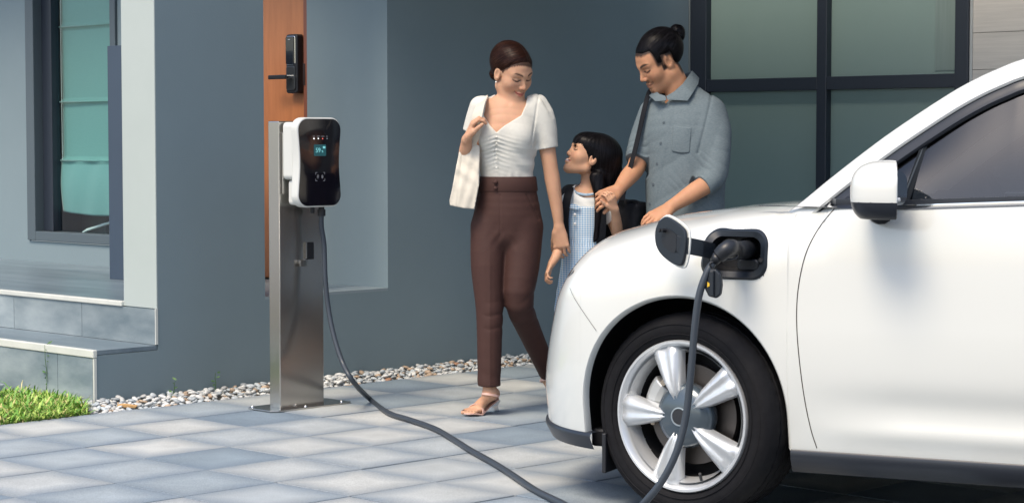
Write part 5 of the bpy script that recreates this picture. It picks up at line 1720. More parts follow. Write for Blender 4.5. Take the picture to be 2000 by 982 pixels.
    g.limb([(c, r1 + (.002 if i < 2 else O) + (.006 if i in (2, 3) else 0), r2 + (.002 if i < 2 else O)) for i, (c, r1, r2) in enumerate(tor[1:])], .03)
    for px in (962, 1014): g.ell(jw(px, 268, -.062), (.060, .052, .062), k=.035)
    g.limb([(jw(939, 210, .01), .052, .052), (jw(931, 235, .02), .051, .052), (jw(923, 262, .03), .048, .050)], .03)
    g.limb([(jw(1046, 208, .01), .058, .056), (jw(1060, 238, .012), .060, .058), (jw(1069, 294, .014), .049, .050)], .03)
    nl = [(957, 150), (957, 178), (950, 200), (945, 226), (958, 246), (970, 259), (984, 247), (1018, 226), (1027, 205), (1031, 180), (1031, 150)]
    ps = poly_sdf([(jw(x, y).tolist()[0], jw(x, y).tolist()[2]) for x, y in nl])
    cx = jw(970, 259)
    gz0 = jw(970, 350)[2]
    def bs(P, d):
        x, y, z = P[..., 0], P[..., 1], P[..., 2]
        # gathers radiating from the centre front, fading to the sides
        dx = x - (cx[0] - .001)
        amp = np.exp(-(np.abs(dx) / .05)) * sstep(cx[2] - .24, cx[2] - .02, z) * sstep(cx[2] + .0, cx[2] - .03, z) * (y < YW)
        ru = np.sin((z + .42 * np.abs(dx) - 1.2 * np.abs(dx) ** 2) * 330) * .0030 * amp
        groove = .006 * np.exp(-(dx / .006) ** 2) * amp
        hem = .0015 * np.sin(x * 130 + 2 * np.sin(x * 37)) * sstep(gz0 + .05, gz0, z)
        fold = .0022 * np.sin((x * .5 + z) * 95 + 2 * np.sin(x * 30)) * sstep(.05, .12, np.abs(dx)) * sstep(1.30, 1.1, z)
        # sleeve: gathered puff at the shoulder seam
        slv = x - jw(1046, 230)[0]
        puff = .0035 * np.sin((y - YW) * 190) * sstep(.0, .03, slv) * sstep(jw(0, 240)[2], jw(0, 205)[2], z)
        seam_ = .004 * np.exp(-((slv - .0 + (z - 1.35) * -.15) / .004) ** 2) * (z > jw(0, 285)[2])
        dd = d + ru + groove + hem + fold + puff + seam_
        dd = np.maximum(dd, gz0 - .03 - z)
        # sleeve ends
        ax = jw(1069, 291) - jw(1060, 238); ax /= np.linalg.norm(ax)
        t = (P - jw(1069, 290)) @ ax.astype(np.float32)
        dd = np.where(x > jw(1048, 0)[0], np.maximum(dd, t), dd)
        ax2 = jw(917, 262, .03) - jw(930, 215, .01); ax2 /= np.linalg.norm(ax2)
        t2 = (P - jw(918, 256, .03)) @ ax2.astype(np.float32)
        dd = np.where(x < jw(934, 0)[0], np.maximum(dd, t2), dd)
        nk = np.maximum(ps(x, z), y - (YW + .03))
        back = np.maximum(np.abs(x - jw(994, 0)[0]) - .062, -(z - jw(0, 196)[2]))
        dd = np.maximum(dd, -nk); dd = np.maximum(dd, -back)
        return dd
    g.shape(bs)
    g.build('blouse', mat('cream_knit', (.60, .59, .53), .75, col2=(.56, .55, .495), nscale=60, bump=.10, bscale=500, spec=.25), root, base)
    for y in (268, 281, 293, 310, 328):
        p = jw(969.5, y, -.118 if y < 300 else -.108)
        MB().lathe([(0, -.003), (.004, -.0025), (.0052, 0), (.004, .002)], 12, Matrix.Translation(Vector(p) - base)).build('button', mat('cream_button', (.62, .61, .55), .4), root, smooth=True)
    # ---- trousers
    t = Vol((base.x - .30, YW - .34, .02), (base.x + .40, YW + .52, 1.10), .0036)
    t.limb([(jw(990, 450, .0), .150, .112), (jw(991, 420, .0), .152, .115), (jw(991, 380, .0), .134, .107), (jw(991, 352, .0), .127, .103), (jw(991, 338, .0), .126, .102)], .02)
    t.limb([(jw(957, 445, .0), .088, .098), (jw(953, 520, -.04), .077, .084), (jw(956, 600, -.07), .062, .067), (jw(956, 670, -.085), .056, .062), (jw(955, 775, -.10), .050, .056)], .018, ki=.02)
    t.limb([(jw(1024, 445, .0), .086, .098), (jw(1019, 520, -.04), .080, .086), (jw(1014, 590, -.06), .064, .068), (jw(1034, 645, .075), .053, .060), (jw(1066, 716, .27), .045, .052), (jw(1078, 745, .35), .042, .050)], .018, ki=.02)
    h1 = jw(955, 753, -.10)[2]; a2 = jw(1066, 716, .27); ax2 = a2 - jw(1034, 645, .075); ax2 /= np.linalg.norm(ax2)
    wz = jw(990, 345)[2]; kz = jw(955, 610, -.07); k2 = jw(1014, 592, -.06)
    def ts(P, d):
        x, y, z = P[..., 0], P[..., 1], P[..., 2]
        left = x < jw(988, 0)[0]
        # crease down the front leg, folds behind the knee, drag lines at the crotch
        cr = .0022 * np.exp(-((x - jw(957, 0)[0]) / .005) ** 2) * (y < YW - .06) * sstep(.85, .6, z)
        fo = .0026 * ridge((z - kz[2]) * 105 + (x - kz[0]) * 30 + 1.3 * np.sin(x * 40)) * np.exp(-((z - kz[2] + .03) / .075) ** 2) * sstep(.0, .05, x - kz[0] + .045)
        fo2 = .0028 * ridge((z - k2[2]) * 95 - (x - k2[0]) * 70) * np.exp(-((z - k2[2] + .01) / .07) ** 2) * sstep(-.01, .05, x - k2[0])
        dr_ = .0014 * np.sin(((z - .82) * .75 + np.abs(x - jw(985, 0)[0]) * 1.1) * 120) * np.exp(-((z - .80) / .05) ** 2) * np.exp(-((x - jw(985, 0)[0]) / .07) ** 2)
        hemf = .0012 * np.sin((z - h1) * 80 + x * 25) * sstep(h1 + .16, h1 + .02, z)
        dd = d - cr + np.where(left, fo + hemf, fo2) + dr_
        # fly and pocket seams
        dd = dd + .0025 * np.exp(-((x - jw(977, 0)[0]) / .003) ** 2) * (y < YW - .03) * (z > .80) * (z < wz - .075)
        for (xa, ya, xb, yb) in ((1028, 378, 1052, 428), (936, 378, 928, 410)):
            pa, pb = jw(xa, ya), jw(xb, yb); e_ = (pb - pa)[[0, 2]]; q0, q1 = x - pa[0], z - pa[2]
            tt = np.clip((q0 * e_[0] + q1 * e_[1]) / (e_ @ e_), 0, 1); ds = np.hypot(q0 - e_[0] * tt, q1 - e_[1] * tt)
            dd = dd + .004 * np.exp(-(ds / .003) ** 2) * (y < YW - .0)
        dd = np.maximum(dd, z - wz)
        dd = np.where(left | (z > .45), np.maximum(dd, h1 - z), dd)
        dd = np.where(~left, np.maximum(dd, (P - (a2 + ax2 * .035)) @ ax2.astype(np.float32)), dd)
        return dd
    t.shape(ts)
    TR = mat('brown_twill', (.055, .0255, .0205), .7, col2=(.048, .022, .018), nscale=20, bump=.06, bscale=500, spec=.25)
    t.build('trousers', TR, root, base)
    # waistband: a raised band, two covered buttons
    wbz = [wz - .001, wz - .066]
    n_ = 48; V = []; Fc = []
    for zz in (wz + .001, wz - .004, wz - .060, wz - .066):
        f_ = (wz - zz) / .066
        c = jw(991, 352 + 28 * f_)
        for i in range(n_):
            a = 2 * math.pi * i / n_; o = .004 if 0.03 < f_ < .97 else .001
            rx, ry = .1265 + .008 * f_ + o, .1025 + .004 * f_ + o
            V.append((c[0] + rx * math.cos(a) - base.x, YW + ry * math.sin(a) - base.y, zz))
    for r_ in range(3):
        for i in range(n_): Fc.append((r_ * n_ + i, r_ * n_ + (i + 1) % n_, (r_ + 1) * n_ + (i + 1) % n_, (r_ + 1) * n_ + i))
    mesh_obj('waistband', V, Fc, TR, root, smooth='auto')
    for y in (356, 368):
        p = jw(968, y, -.106); MB().lathe([(0, -.006), (.007, -.005), (.0095, -.001), (.0095, .003)], 16, Matrix.Translation(Vector(p) - base)).build('waist_button', TR, root, smooth=True)
    # ---- sandals: sole, toe strap, ankle strap, clear heel
    def sandal(ball, T, heel, fw, lt, ank):
        NU = mat('nude_leather', (.62, .40, .33), .4); r0 = empty('sandal', (0, 0, 0), 0, root)
        V = []; Fc = []; outl = []
        st_ = [(T + fw * .006, .014, -.004), (T * .6 + ball * .4, .037, -.006), (ball, .042, -.016), ((ball + heel) / 2 + A3((0, 0, .008)), .030, -.027), (heel, .026, -.026), (heel - fw * .024, .014, -.022)]
        for c, wd, dz in st_:
            for s_ in (-1, 1): 
                for tz in (0, -.007): V.append(tuple(A3(c) + lt * wd * s_ + A3((0, 0, dz + tz)) - A3(base)))
        for i in range(len(st_) - 1):
            o = 4 * i; Fc += [(o, o + 4, o + 6, o + 2), (o + 1, o + 3, o + 7, o + 5), (o, o + 1, o + 5, o + 4), (o + 2, o + 6, o + 7, o + 3)]
        Fc += [(0, 2, 3, 1), (len(V) - 4, len(V) - 3, len(V) - 1, len(V) - 2)]
        mesh_obj('sole', V, Fc, NU, r0, smooth='auto', bevel=.002)
        def band(c, up, side, ru, rs, wd, a0, a1, nm):
            pts = [Vector(c + side * rs * math.cos(a) + up * ru * math.sin(a)) for a in np.linspace(a0, a1, 12)]
            ribbon(nm, pts, Vector(np.cross(side, up)), wd, .003, NU, r0, base, 2)
        band(ball + A3((0, 0, -.012)), A3((0, 0, 1)) * 1.0 + fw * -.2, lt, .037, .044, .012, 0, math.pi, 'toe_strap')
        band(ank + A3((0, 0, -.012)), fw * 1.0 + A3((0, 0, .25)), lt, .041, .037, .010, -math.pi, math.pi, 'ankle_strap')
        for s_ in (-1, 1):
            ribbon('side_strap', [Vector(ank + lt * .037 * s_ + A3((0, 0, -.012))), Vector((ank + heel) / 2 + lt * .036 * s_ + fw * .012), Vector(heel + lt * .032 * s_ + fw * .03 + A3((0, 0, -.024)))], Vector(fw), .008, .003, NU, r0, base, 3)
        if ball[2] > .05: return
        zt_ = heel[2] - .032; gz = ball[2] - .028
        hv = []
        for z, w1, w2 in ((zt_, .022, .024), (zt_ * .55, .012, .014), (.004, .017, .019)):
            for sx, sy in ((-1, -1), (1, -1), (1, 1), (-1, 1)):
                hv.append(tuple(A3((heel[0], heel[1], 0)) + lt * w1 * sx + fw * w2 * sy - A3((base.x, base.y, 0)) + A3((0, 0, z))))
        gm_ = bpy.data.materials.get('clear_heel') or glass_mat('clear_heel', (.72, .74, .77), 1.0, .05, 1.9)
        mesh_obj('clear_heel', hv, [(0, 1, 5, 4), (1, 2, 6, 5), (2, 3, 7, 6), (3, 0, 4, 7), (4, 5, 9, 8), (5, 6, 10, 9), (6, 7, 11, 10), (7, 4, 8, 11), (0, 3, 2, 1), (8, 9, 10, 11)], gm_, r0)
    sandal(ball, T, heel, A3((-.6, -.8, 0)), lat, jw(958, 766, -.10))
    sandal(ball2, ball2 + A3((.01, -.045, -.04)), heel2, A3((.0, -1, 0)), A3((1, 0, 0)), ank2)
    # ring on the hand that holds the strap
    return hd, base
woman()
# tote bag
def tote():
    lo = Vector(jw(905, 400, -.05)); root = empty('tote_bag', lo)
    tag(root, 'cream canvas tote bag hanging from the woman\'s shoulder', 'bag')
    CV = mat('canvas', (.60, .56, .47), .8, col2=(.54, .50, .42), nscale=50, bump=.2, bscale=350)
    poly = [(902, 268), (920, 275), (937, 286), (936.5, 330), (936, 360), (931, 385), (927, 408), (905, 406), (879, 401), (878, 392), (884, 365), (891, 325), (897, 295)]
    ps = poly_sdf([(jw(x, y, -.08)[0], jw(x, y, -.08)[2]) for x, y in poly])
    v = Vol(jw(870, 416, -.08) - A3((0, .08, 0)), jw(945, 258, -.08) + A3((0, .10, 0)), .0034)
    yc = YW - .07
    def f(P, d):
        x, y, z = P[..., 0], P[..., 1], P[..., 2]
        th = .012 + .040 * sstep(jw(0, 270)[2], jw(0, 385)[2], z)
        w_ = .0035 * np.sin(x * 60 + z * 45 + 2 * np.sin(z * 23)) + .002 * np.sin(x * 130 - z * 40)
        seam_ = .003 * np.exp(-((x - jw(900, 0)[0] - (z - 1.1) * .10) / .0035) ** 2)
        return np.maximum(ps(x, z), np.abs(y - yc + (x - lo.x) * .2) - th + w_ + seam_)
    v.shape(f)
    v.build('bag_body', CV, root, lo, relax=2)
    W_ = [Vector((1, -.4, .1)), Vector((1, -.45, .2)), Vector((.9, -.3, .5)), Vector((.6, .1, .8)), Vector((.9, .2, .3))]
    ribbon('strap', [Vector(jw(x, y, d)) for x, y, d in ((919, 283, -.085), (928, 258, -.115), (932, 230, -.125), (938, 207, -.095), (944, 196, -.02), (944, 196, .045), (936, 230, .10), (928, 285, .02))], W_, .048, .004, CV, root, lo)
tote()

# ------------------------------------------------------------------ girl
YG = 9.42
def jg(px, py, dy=0.0): return A3(at(px, py, YG + dy))
def girl():
    base = Vector((at(1140, 600, YG).x, YG, 0)); root = empty('person', base)
    tag(root, 'little girl with long black hair and blue checked pinafore looking up, between the two adults', 'person')
    S = (.55, .315, .195)
    hd = Head(jg(1152, 308, -.01), (-.87, -.17, .49), sc=.95, child=True)
    b = Vol((base.x - .24, YG - .30, -.01), (base.x + .26, YG + .24, 1.30), .0036)
    tor = [(jg(1138, 470), .088, .070), (jg(1139, 440), .085, .068), (jg(1141, 405), .088, .066), (jg(1143, 388), .080, .055), (jg(1146, 374, .005), .045, .038)]
    b.limb(tor, .02)
    b.limb([(jg(1147, 380, .005), .036, .034), (jg(1149, 350, .0), .034, .034), (jg(1152, 330, .0), .034, .036)], .015)
    hd.sculpt(b)
    for px in (1112, 1176): b.ell(jg(px, 392), (.032, .030, .032), k=.02)
    b.limb([(jg(1110, 394), .030, .030), (jg(1098, 430, -.03), .027, .027), (jg(1098, 466, -.09), .025, .025), (jg(1088, 496, -.15), .023, .022), (jg(1078, 514, -.18), .017, .015)], .012)
    hand(b, jg(1078, 513, -.18), jg(1069, 532, -.20), (.75, .25, .3), .70, curl=(.75, .85, .9, .95), thumb=-1, tspread=.35, tcurl=.3, wr=.022)
    b.limb([(jg(1178, 394), .030, .030), (jg(1196, 430, -.02), .027, .027), (jg(1206, 456, -.05), .025, .025), (jg(1204, 432, -.13), .023, .022), (jg(1201, 410, -.18), .018, .016)], .012)
    hand(b, jg(1201, 411, -.18), jg(1194, 386, -.205), (-.65, .70, .0), .72, curl=(.75, .8, .85, .9), thumb=+1, tspread=.55, tcurl=.2, wr=.022)
    for sx, px in ((-1, 1126), (1, 1152)):
        b.limb([(jg(px, 480), .058, .062), (jg(px, 590, -.02), .046, .048), (jg(px, 660, -.01), .040, .042), (jg(px, 760, .0), .026, .028)], .015)
        b.cone(jg(px, 762), A3((jg(px, 0)[0], YG - .09, .035)), .026, .024, .015); b.cone(jg(px, 762), A3((jg(px, 0)[0], YG + .03, .035)), .026, .024, .015)
    def paint(V):
        c = hd.paint(V, S, lip=(.50, .15, .12), blush=(.6, .26, .17), smile=1.2, brow=(.03, .02, .016))
        q = hd.loc(V); m = (np.abs(q[:, 0]) < .019) * (q[:, 1] > .06) * np.exp(-((q[:, 2] + .0655 - 10 * q[:, 0] ** 2) / .0032) ** 4)
        c = c * (1 - m[:, None]) + np.array((.80, .77, .72)) * m[:, None]
        return c
    b.build('body', SKIN, root, base, relax=1, color=paint)
    # hair
    h = Vol((hd.C[0] - .14, YG - .19, jg(0, 495)[2]), (hd.C[0] + .19, YG + .22, hd.C[2] + .16), .0036); k = hd.sc
    h.ell(hd.w((0, -.028, .040)), np.array((.088, .110, .096)) * k, hd.M, 0)
    h.ell(hd.w((0, .034, .044)), np.array((.074, .0790, .066)) * k, hd.M, .02)
    h.limb([(jg(1178, 305, .02), .085, .085), (jg(1184, 345, .03), .072, .085), (jg(1176, 385, .035), .058, .082), (jg(1168, 430, .03), .042, .080), (jg(1163, 480, .02), .022, .06)], .03)
    h.limb([(jg(1166, 345, -.055), .035, .028), (jg(1172, 385, -.080), .026, .022), (jg(1168, 430, -.088), .017, .015), (jg(1163, 470, -.086), .008, .007)], .02)
    def hs(P, d):
        q = hd.loc(P); y, z = q[..., 1], q[..., 2]
        fa_, fb_ = .040 - y - .25 * np.minimum(z, .0) - .35 * np.maximum(z, 0), z - .012 - .15 * np.clip(.07 - y, 0, .06)
        hh = np.clip(.5 + .5 * (fa_ - fb_) / .03, 0, 1); face = fb_ * (1 - hh) + fa_ * hh + .03 * hh * (1 - hh)
        face = np.maximum(face, -.14 - z)
        a_ = np.arctan2(P[..., 1] - (YG + .02), P[..., 0] - jg(1178, 0)[0])
        st = .0005 * np.sin(a_ * 41 + 2 * np.sin(P[..., 2] * 14)) + .0004 * np.sin(a_ * 93 + P[..., 2] * 20)
        tip = .004 * np.sin(a_ * 26) * sstep(jg(0, 430)[2], jg(0, 480)[2], P[..., 2])
        wsp = .0018 * np.sin(q[..., 0] * 240) * sstep(-.01, .0, z) * sstep(.05, .01, z) * (y > .03)
        neck = np.linalg.norm((P[..., :2] - jg(1149, 0)[:2].astype(np.float32)), axis=-1) - .050
        neck = np.maximum(neck, P[..., 2] - jg(0, 345)[2])
        return np.maximum(np.maximum(d + st + tip, -(face + wsp) * .8), -neck)
    h.shape(hs)
    HBK = [hair_mat('hair_black_a', (.010, .009, .011), .30), hair_mat('hair_black_b', (.003, .003, .0035), .34), hair_mat('hair_black_c', (.020, .018, .021), .34)]
    ho = h.build('hair', hair_mat('hair_black', (.0035, .0032, .0040), .36), root, base)
    cw_ = hd.w((0, -.03, .13)) - A3(base)
    def comb(p):
        r = p - cw_; r[2] = 0; L = np.linalg.norm(r) + 1e-6
        q = hd.loc(p + A3(base)); fw = hd.M[:, 1] * (.8 if q[1] > .02 and q[2] > .0 else 0)
        return A3((0, 0, -1)) + r / L * .45 * max(0, 1 - L / .15) + fw
    strands(ho, root, HBK, comb, 1900, steps=10, seed=3)
    # white tee with short sleeves
    t = Vol((base.x - .17, YG - .14, jg(0, 440)[2]), (base.x + .17, YG + .14, jg(0, 360)[2]), .0034)
    t.limb([(c, r1 + .009, r2 + .009) for c, r1, r2 in tor[1:]], .02)
    t.limb([(jg(1112, 392), .041, .041), (jg(1101, 424), .039, .039)], .02); t.limb([(jg(1175, 392), .041, .041), (jg(1190, 422, -.015), .039, .039)], .02)
    cn = jg(1143, 376, -.045)
    def ts(P, d):
        q = (P - np.array(jg(1146, 372, -.015), np.float32)) / np.array((.060, .070, .042), np.float32)
        hole = (np.linalg.norm(q, axis=-1) - 1) * .04
        dd = np.maximum(d + .0015 * np.sin(P[..., 0] * 90 + P[..., 2] * 120), -hole)
        ax = jg(1101, 424) - jg(1112, 392); ax /= np.linalg.norm(ax)
        tt = (P - jg(1102, 422)) @ ax.astype(np.float32); dd = np.where(P[..., 0] < jg(1112, 0)[0], np.maximum(dd, tt), dd)
        return dd
    t.shape(ts)
    t.build('tee', mat('white_cotton', (.72, .72, .68), .8, bump=.08, bscale=400), root, base)
    # checked fabric
    m = bpy.data.materials.new('blue_gingham'); m.use_nodes = True; n = m.node_tree; b_ = n.nodes['Principled BSDF']; b_.inputs['Roughness'].default_value = .8
    tc = n.nodes.new('ShaderNodeTexCoord'); sp = n.nodes.new('ShaderNodeSeparateXYZ'); n.links.new(tc.outputs['Object'], sp.inputs[0])
    sq = []
    for ax, per in ((0, .012), (2, .010)):
        a = n.nodes.new('ShaderNodeMath'); a.operation = 'MULTIPLY'; a.inputs[1].default_value = 2 * math.pi / per; n.links.new(sp.outputs[ax], a.inputs[0])
        s_ = n.nodes.new('ShaderNodeMath'); s_.operation = 'SINE'; n.links.new(a.outputs[0], s_.inputs[0])
        r_ = n.nodes.new('ShaderNodeMapRange'); r_.inputs['From Min'].default_value = -.35; r_.inputs['From Max'].default_value = .35; r_.inputs['To Max'].default_value = .62 if ax == 2 else .38
        n.links.new(s_.outputs[0], r_.inputs['Value']); sq.append(r_)
    ad = n.nodes.new('ShaderNodeMath'); ad.operation = 'ADD'; n.links.new(sq[0].outputs[0], ad.inputs[0]); n.links.new(sq[1].outputs[0], ad.inputs[1])
    mx = n.nodes.new('ShaderNodeMix'); mx.data_type = 'RGBA'; mx.inputs['A'].default_value = (.70, .74, .74, 1); mx.inputs['B'].default_value = (.14, .33, .55, 1)
    n.links.new(ad.outputs[0], mx.inputs['Factor']); n.links.new(mx.outputs['Result'], b_.inputs['Base Color'])
    p = Vol((base.x - .22, YG - .20, jg(0, 640)[2]), (base.x + .22, YG + .20, jg(0, 395)[2]), .0036)
    p.limb([(jg(1139, 600), .128, .120), (jg(1139, 530), .103, .100), (jg(1139, 470), .093, .084), (jg(1139, 462), .098, .082), (jg(1140, 440), .099, .083), (jg(1141, 402), .101, .080), (jg(1142, 396), .10, .078)], .01)
    def psh(P, d):
        a_ = np.arctan2(P[..., 1] - YG, P[..., 0] - jg(1139, 0)[0])
        fl_ = .007 * np.sin(a_ * 15 + 1.5 * np.sin(a_ * 4)) * sstep(jg(0, 468)[2], jg(0, 560)[2], P[..., 2])
        gth = .003 * np.sin(a_ * 46) * np.exp(-((P[..., 2] - jg(0, 474)[2]) / .02) ** 2)
        dd = np.maximum(d + fl_ + gth, P[..., 2] - jg(0, 403)[2])
        dd = np.maximum(dd, jg(0, 632)[2] - P[..., 2])
        # bib only as wide as the front above the waist
        top = P[..., 2] > jg(0, 440)[2]
        dd = np.where(top, np.maximum(dd, np.abs(P[..., 0] - jg(1141, 0)[0]) - .075), dd)
        return dd
    p.shape(psh); p.build('pinafore', m, root, base)
    # tabs, buttons, collar and cuff trims
    ribbon('bib_tab', [Vector(jg(1113, 403, -.082)), Vector(jg(1121, 403, -.088)), Vector(jg(1131, 406, -.092))], Vector((0, 0, 1)), .020, .005, m, root, base)
    for y in (419, 437):
        q = jg(1123, y, -.087); MB().lathe([(0, -.003), (.005, -.0025), (.0065, 0)], 14, Matrix.Translation(Vector(q) - base)).build('button', mat('white_button', (.8, .8, .78), .35), root, smooth=True)
    BT = mat('blue_trim', (.20, .36, .52), .8, col2=(.5, .58, .62), nscale=160, amt=1.6)
    cr = []
    for a in np.linspace(R(150), R(390), 26):
        cr.append(Vector((jg(1146, 0)[0] + .056 * math.cos(a), YG - .010 + .058 * math.sin(a), jg(0, 381)[2] + (.020 * (1 + math.sin(a))) + .003)))
    MB().tube([c - base for c in cr], .0065, 8).build('collar_trim', BT, root, smooth=True)
    MB().tube([Vector(jg(1102, 422)) - base + Vector((.040 * math.cos(a), .040 * math.sin(a), .012 * math.cos(a))) for a in np.linspace(0, 6.28, 24)], .005, 6).build('cuff_trim', BT, root, smooth=True)
    # socks and shoes (behind the car)
    for px in (1126, 1152):
        v = Vol(A3((jg(px, 0)[0] - .06, YG - .16, -.005)), A3((jg(px, 0)[0] + .06, YG + .09, .16)), .005); c = jg(px, 0)[0]
        v.limb([(A3((c, YG + .025, .040)), .034, .036), (A3((c, YG - .03, .038)), .036, .036), (A3((c, YG - .10, .030)), .034, .026)], .01); v.cone(A3((c, YG, .04)), A3((c, YG, .11)), .034, .033, .02)
        v.shape(lambda P, d: np.maximum(d, .004 - P[..., 2])); v.build('shoe', mat('school_shoe', (.015, .015, .017), .35), root, base)
    return base
girl()
def backpack():
    lo = Vector(jg(1145, 440, .12)); r0 = empty('backpack', lo)
    tag(r0, 'black school backpack worn on the girl\'s back by two wide straps', 'backpack')
    BK = mat('black_nylon', (.007, .008, .011), .7, spec=.2, bump=.1, bscale=300)
    v = Vol(A3(lo) - A3((.16, .06, .16)), A3(lo) + A3((.16, .14, .22)), .005)
    v.rbox(A3(lo) + A3((.01, .04, .03)), (.13, .06, .16), .045); v.build('pack', BK, r0, lo)
    ribbon('strap', [Vector(jg(x, y, d)) for x, y, d in ((1108, 392, .09), (1112, 372, .05), (1113, 368, -.02), (1109, 382, -.075), (1105, 405, -.088), (1103, 440, -.086), (1106, 480, -.06), (1112, 500, .06))], [Vector((1, 0, 0))] * 3, .036, .009, BK, r0, lo)
    ribbon('strap', [Vector(jg(x, y, d)) for x, y, d in ((1180, 392, .09), (1174, 374, .05), (1172, 370, -.02), (1174, 384, -.080), (1176, 408, -.094), (1176, 445, -.092), (1172, 480, -.06), (1168, 500, .06))], [Vector((1, 0, 0))] * 3, .036, .009, BK, r0, lo)
backpack()

# ------------------------------------------------------------------ man
YM = 9.36
def jm(px, py, dy=0.0): return A3(at(px, py, YM + dy))
def man():
    base = Vector((at(1338, 600, YM).x, YM, 0)); root = empty('person', base)
    tag(root, 'man with a hair bun and grey-blue shirt looking down behind the car bonnet', 'person')
    S = (.46, .235, .132)
    hd = Head(jm(1288, 119, -.005), (-.80, -.33, -.50), roll=R(3), sc=1.08, male=True)
    b = Vol((base.x - .42, YM - .34, -.01), (base.x + .30, YM + .28, 1.80), .0038)
    SD = (.87, -.50, 0)
    tor = [(jm(1338, 480), .165, .110), (jm(1338, 400), .160, .112), (jm(1338, 320), .165, .115), (jm(1337, 262), .180, .115), (jm(1337, 225), .160, .090), (jm(1338, 200), .085, .062)]
    b.limb(tor, .03, side=SD)
    b.limb([(jm(1338, 212, .0), .068, .062), (jm(1326, 180, .0), .060, .058), (jm(1308, 140, .0), .056, .058)], .025)
    hd.sculpt(b)
    # near (left) arm resting behind the bonnet, far (right) arm reaching to the girl
    b.limb([(jm(1388, 228, -.075), .044, .044), (jm(1399, 290, -.13), .043, .043), (jm(1396, 345, -.16), .042, .042), (jm(1360, 372, -.20), .042, .038), (jm(1310, 404, -.24), .028, .024)], .02)
    hand(b, jm(1311, 404, -.24), jm(1283, 420, -.26), (-.2, .35, -.8), 1.1, curl=(.3, .35, .4, .45), thumb=+1, tspread=.6, wr=.026)
    b.limb([(jm(1272, 225, .09), .052, .052), (jm(1252, 290, .07), .046, .046), (jm(1243, 326, .03), .042, .042), (jm(1228, 345, -.02), .041, .038), (jm(1207, 372, -.09), .027, .024)], .02)
    hand(b, jm(1208, 371, -.09), jm(1183, 384, -.125), (-.35, .72, -.45), 1.02, curl=(.75, .85, .95, 1.0), thumb=+1, tspread=.5, tcurl=.3, wr=.026)
    for px, dy in ((1318, .05), (1362, -.05)):
        b.limb([(jm(px, 490, dy), .085, .09), (jm(px, 640, dy - .02), .058, .062), (jm(px, 780, dy), .036, .038)], .02)
        c = jm(px, 0, dy); b.cone(A3((c[0], YM + dy, .08)), A3((c[0] - .06, YM + dy - .12, .04)), .036, .032, .02)
    def paint(V):
        hd.paint(V, S, lip=(.36, .14, .10), blush=(.45, .19, .11), smile=.5, brow=(.022, .015, .012))
        q = hd.q; ax = np.abs(q[:, 0]); front = sstep(.03, .055, q[:, 1])
        n = .75 + .25 * vnoise(V.astype(np.float32), 300, 9)
        D = np.array((.018, .012, .010))
        hd.mix(D, front * n * .92 * np.exp(-((q[:, 2] + .0500 + .35 * ax) / .0048) ** 2) * sstep(.034, .026, ax) * sstep(.0, .005, ax))
        hd.mix(D, front * n * .85 * sstep(.020, .014, ax) * sstep(-.088, -.095, q[:, 2]) * sstep(-.135, -.125, q[:, 2]) * sstep(.03, .045, q[:, 1]))
        hd.mix(D, front * n * .55 * sstep(.010, .006, ax) * np.exp(-((q[:, 2] + .083) / .005) ** 2))
        hd.mix(np.array(S) * .75, sstep(-.03, -.07, q[:, 2]) * .30 * sstep(-.02, .02, q[:, 1]) * sstep(-.16, -.12, q[:, 2]))
        # clipped sides
        side = sstep(.045, .055, ax) * sstep(-.012, .004, q[:, 2] - 0 * ax) * sstep(.056, .046, q[:, 1] + .0 * q[:, 2]) 
        sb = sstep(.05, .06, ax) * sstep(-.034, -.026, q[:, 2]) * sstep(.034, .028, q[:, 1]) * sstep(.008, .014, q[:, 1])
        nape = sstep(-.030, -.045, q[:, 1]) * sstep(-.095, -.075, q[:, 2])
        earm = np.exp(-(((q[:, 1] + .004) / .023) ** 2 + ((q[:, 2] + .008) / .034) ** 2) ** 2) * (ax > .066)
        zlm = np.where(q[:, 1] > 0, .041 + .50 * q[:, 1] + .7 * np.clip(ax - .052, -.02, .05), .022)
        hd.mix((.012, .010, .010), sstep(-.012, .002, q[:, 2] - zlm + .004 * vnoise(V.astype(np.float32), 380, 6)) * (np.abs(q[:, 2]) < .16) * .93)
        hd.mix((.012, .010, .010), np.clip(np.maximum(np.maximum(side, sb), nape) * (1 - earm), 0, 1) * .95)
        return hd.get()
    b.build('body', SKIN, root, base, relax=1, color=paint)
    h = Vol(hd.C - .19, hd.C + .20, .0036); k = hd.sc
    h.ell(hd.w((0, -.026, .038)), np.array((.0805, .104, .095)) * k, hd.M, 0)
    h.ell(hd.w((0, .036, .030)), np.array((.069, .060, .069)) * k, hd.M, .02)
    def hs(P, d):
        q = hd.loc(P); y, z, ax = q[..., 1], q[..., 2], np.abs(q[..., 0])
        zf = .041 + .50 * y + .7 * np.clip(ax - .052, -.02, .05)
        zl = np.where(y > .045, zf, np.where(y > .021, -.020, np.where(y > -.030, .027, np.maximum(-.02 - 1.4 * (-.03 - y), -.075))))
        st = .0004 * np.sin(np.arctan2(q[..., 0], z - .02) * 46) + .0003 * np.sin(np.arctan2(q[..., 0], z - .02) * 97)
        return np.maximum(d + st + .010 * np.exp(-np.maximum(z - zl, 0) / .011), (zl - z) * .75)
    h.shape(hs)
    bc = A3(jm(1323, 63, .02))
    h2 = Vol(bc - .07, bc + .07, .0034)
    h2.ell(bc, (.034, .032, .034), k=0); h2.ell(bc + A3((.008, 0, -.022)), (.024, .024, .022), k=.012); h2.ell(bc + A3((-.010, 0, .012)), (.022, .022, .018), k=.01)
    h2.cone(bc + A3((-.04, 0, -.012)), bc, .020, .018, .012)
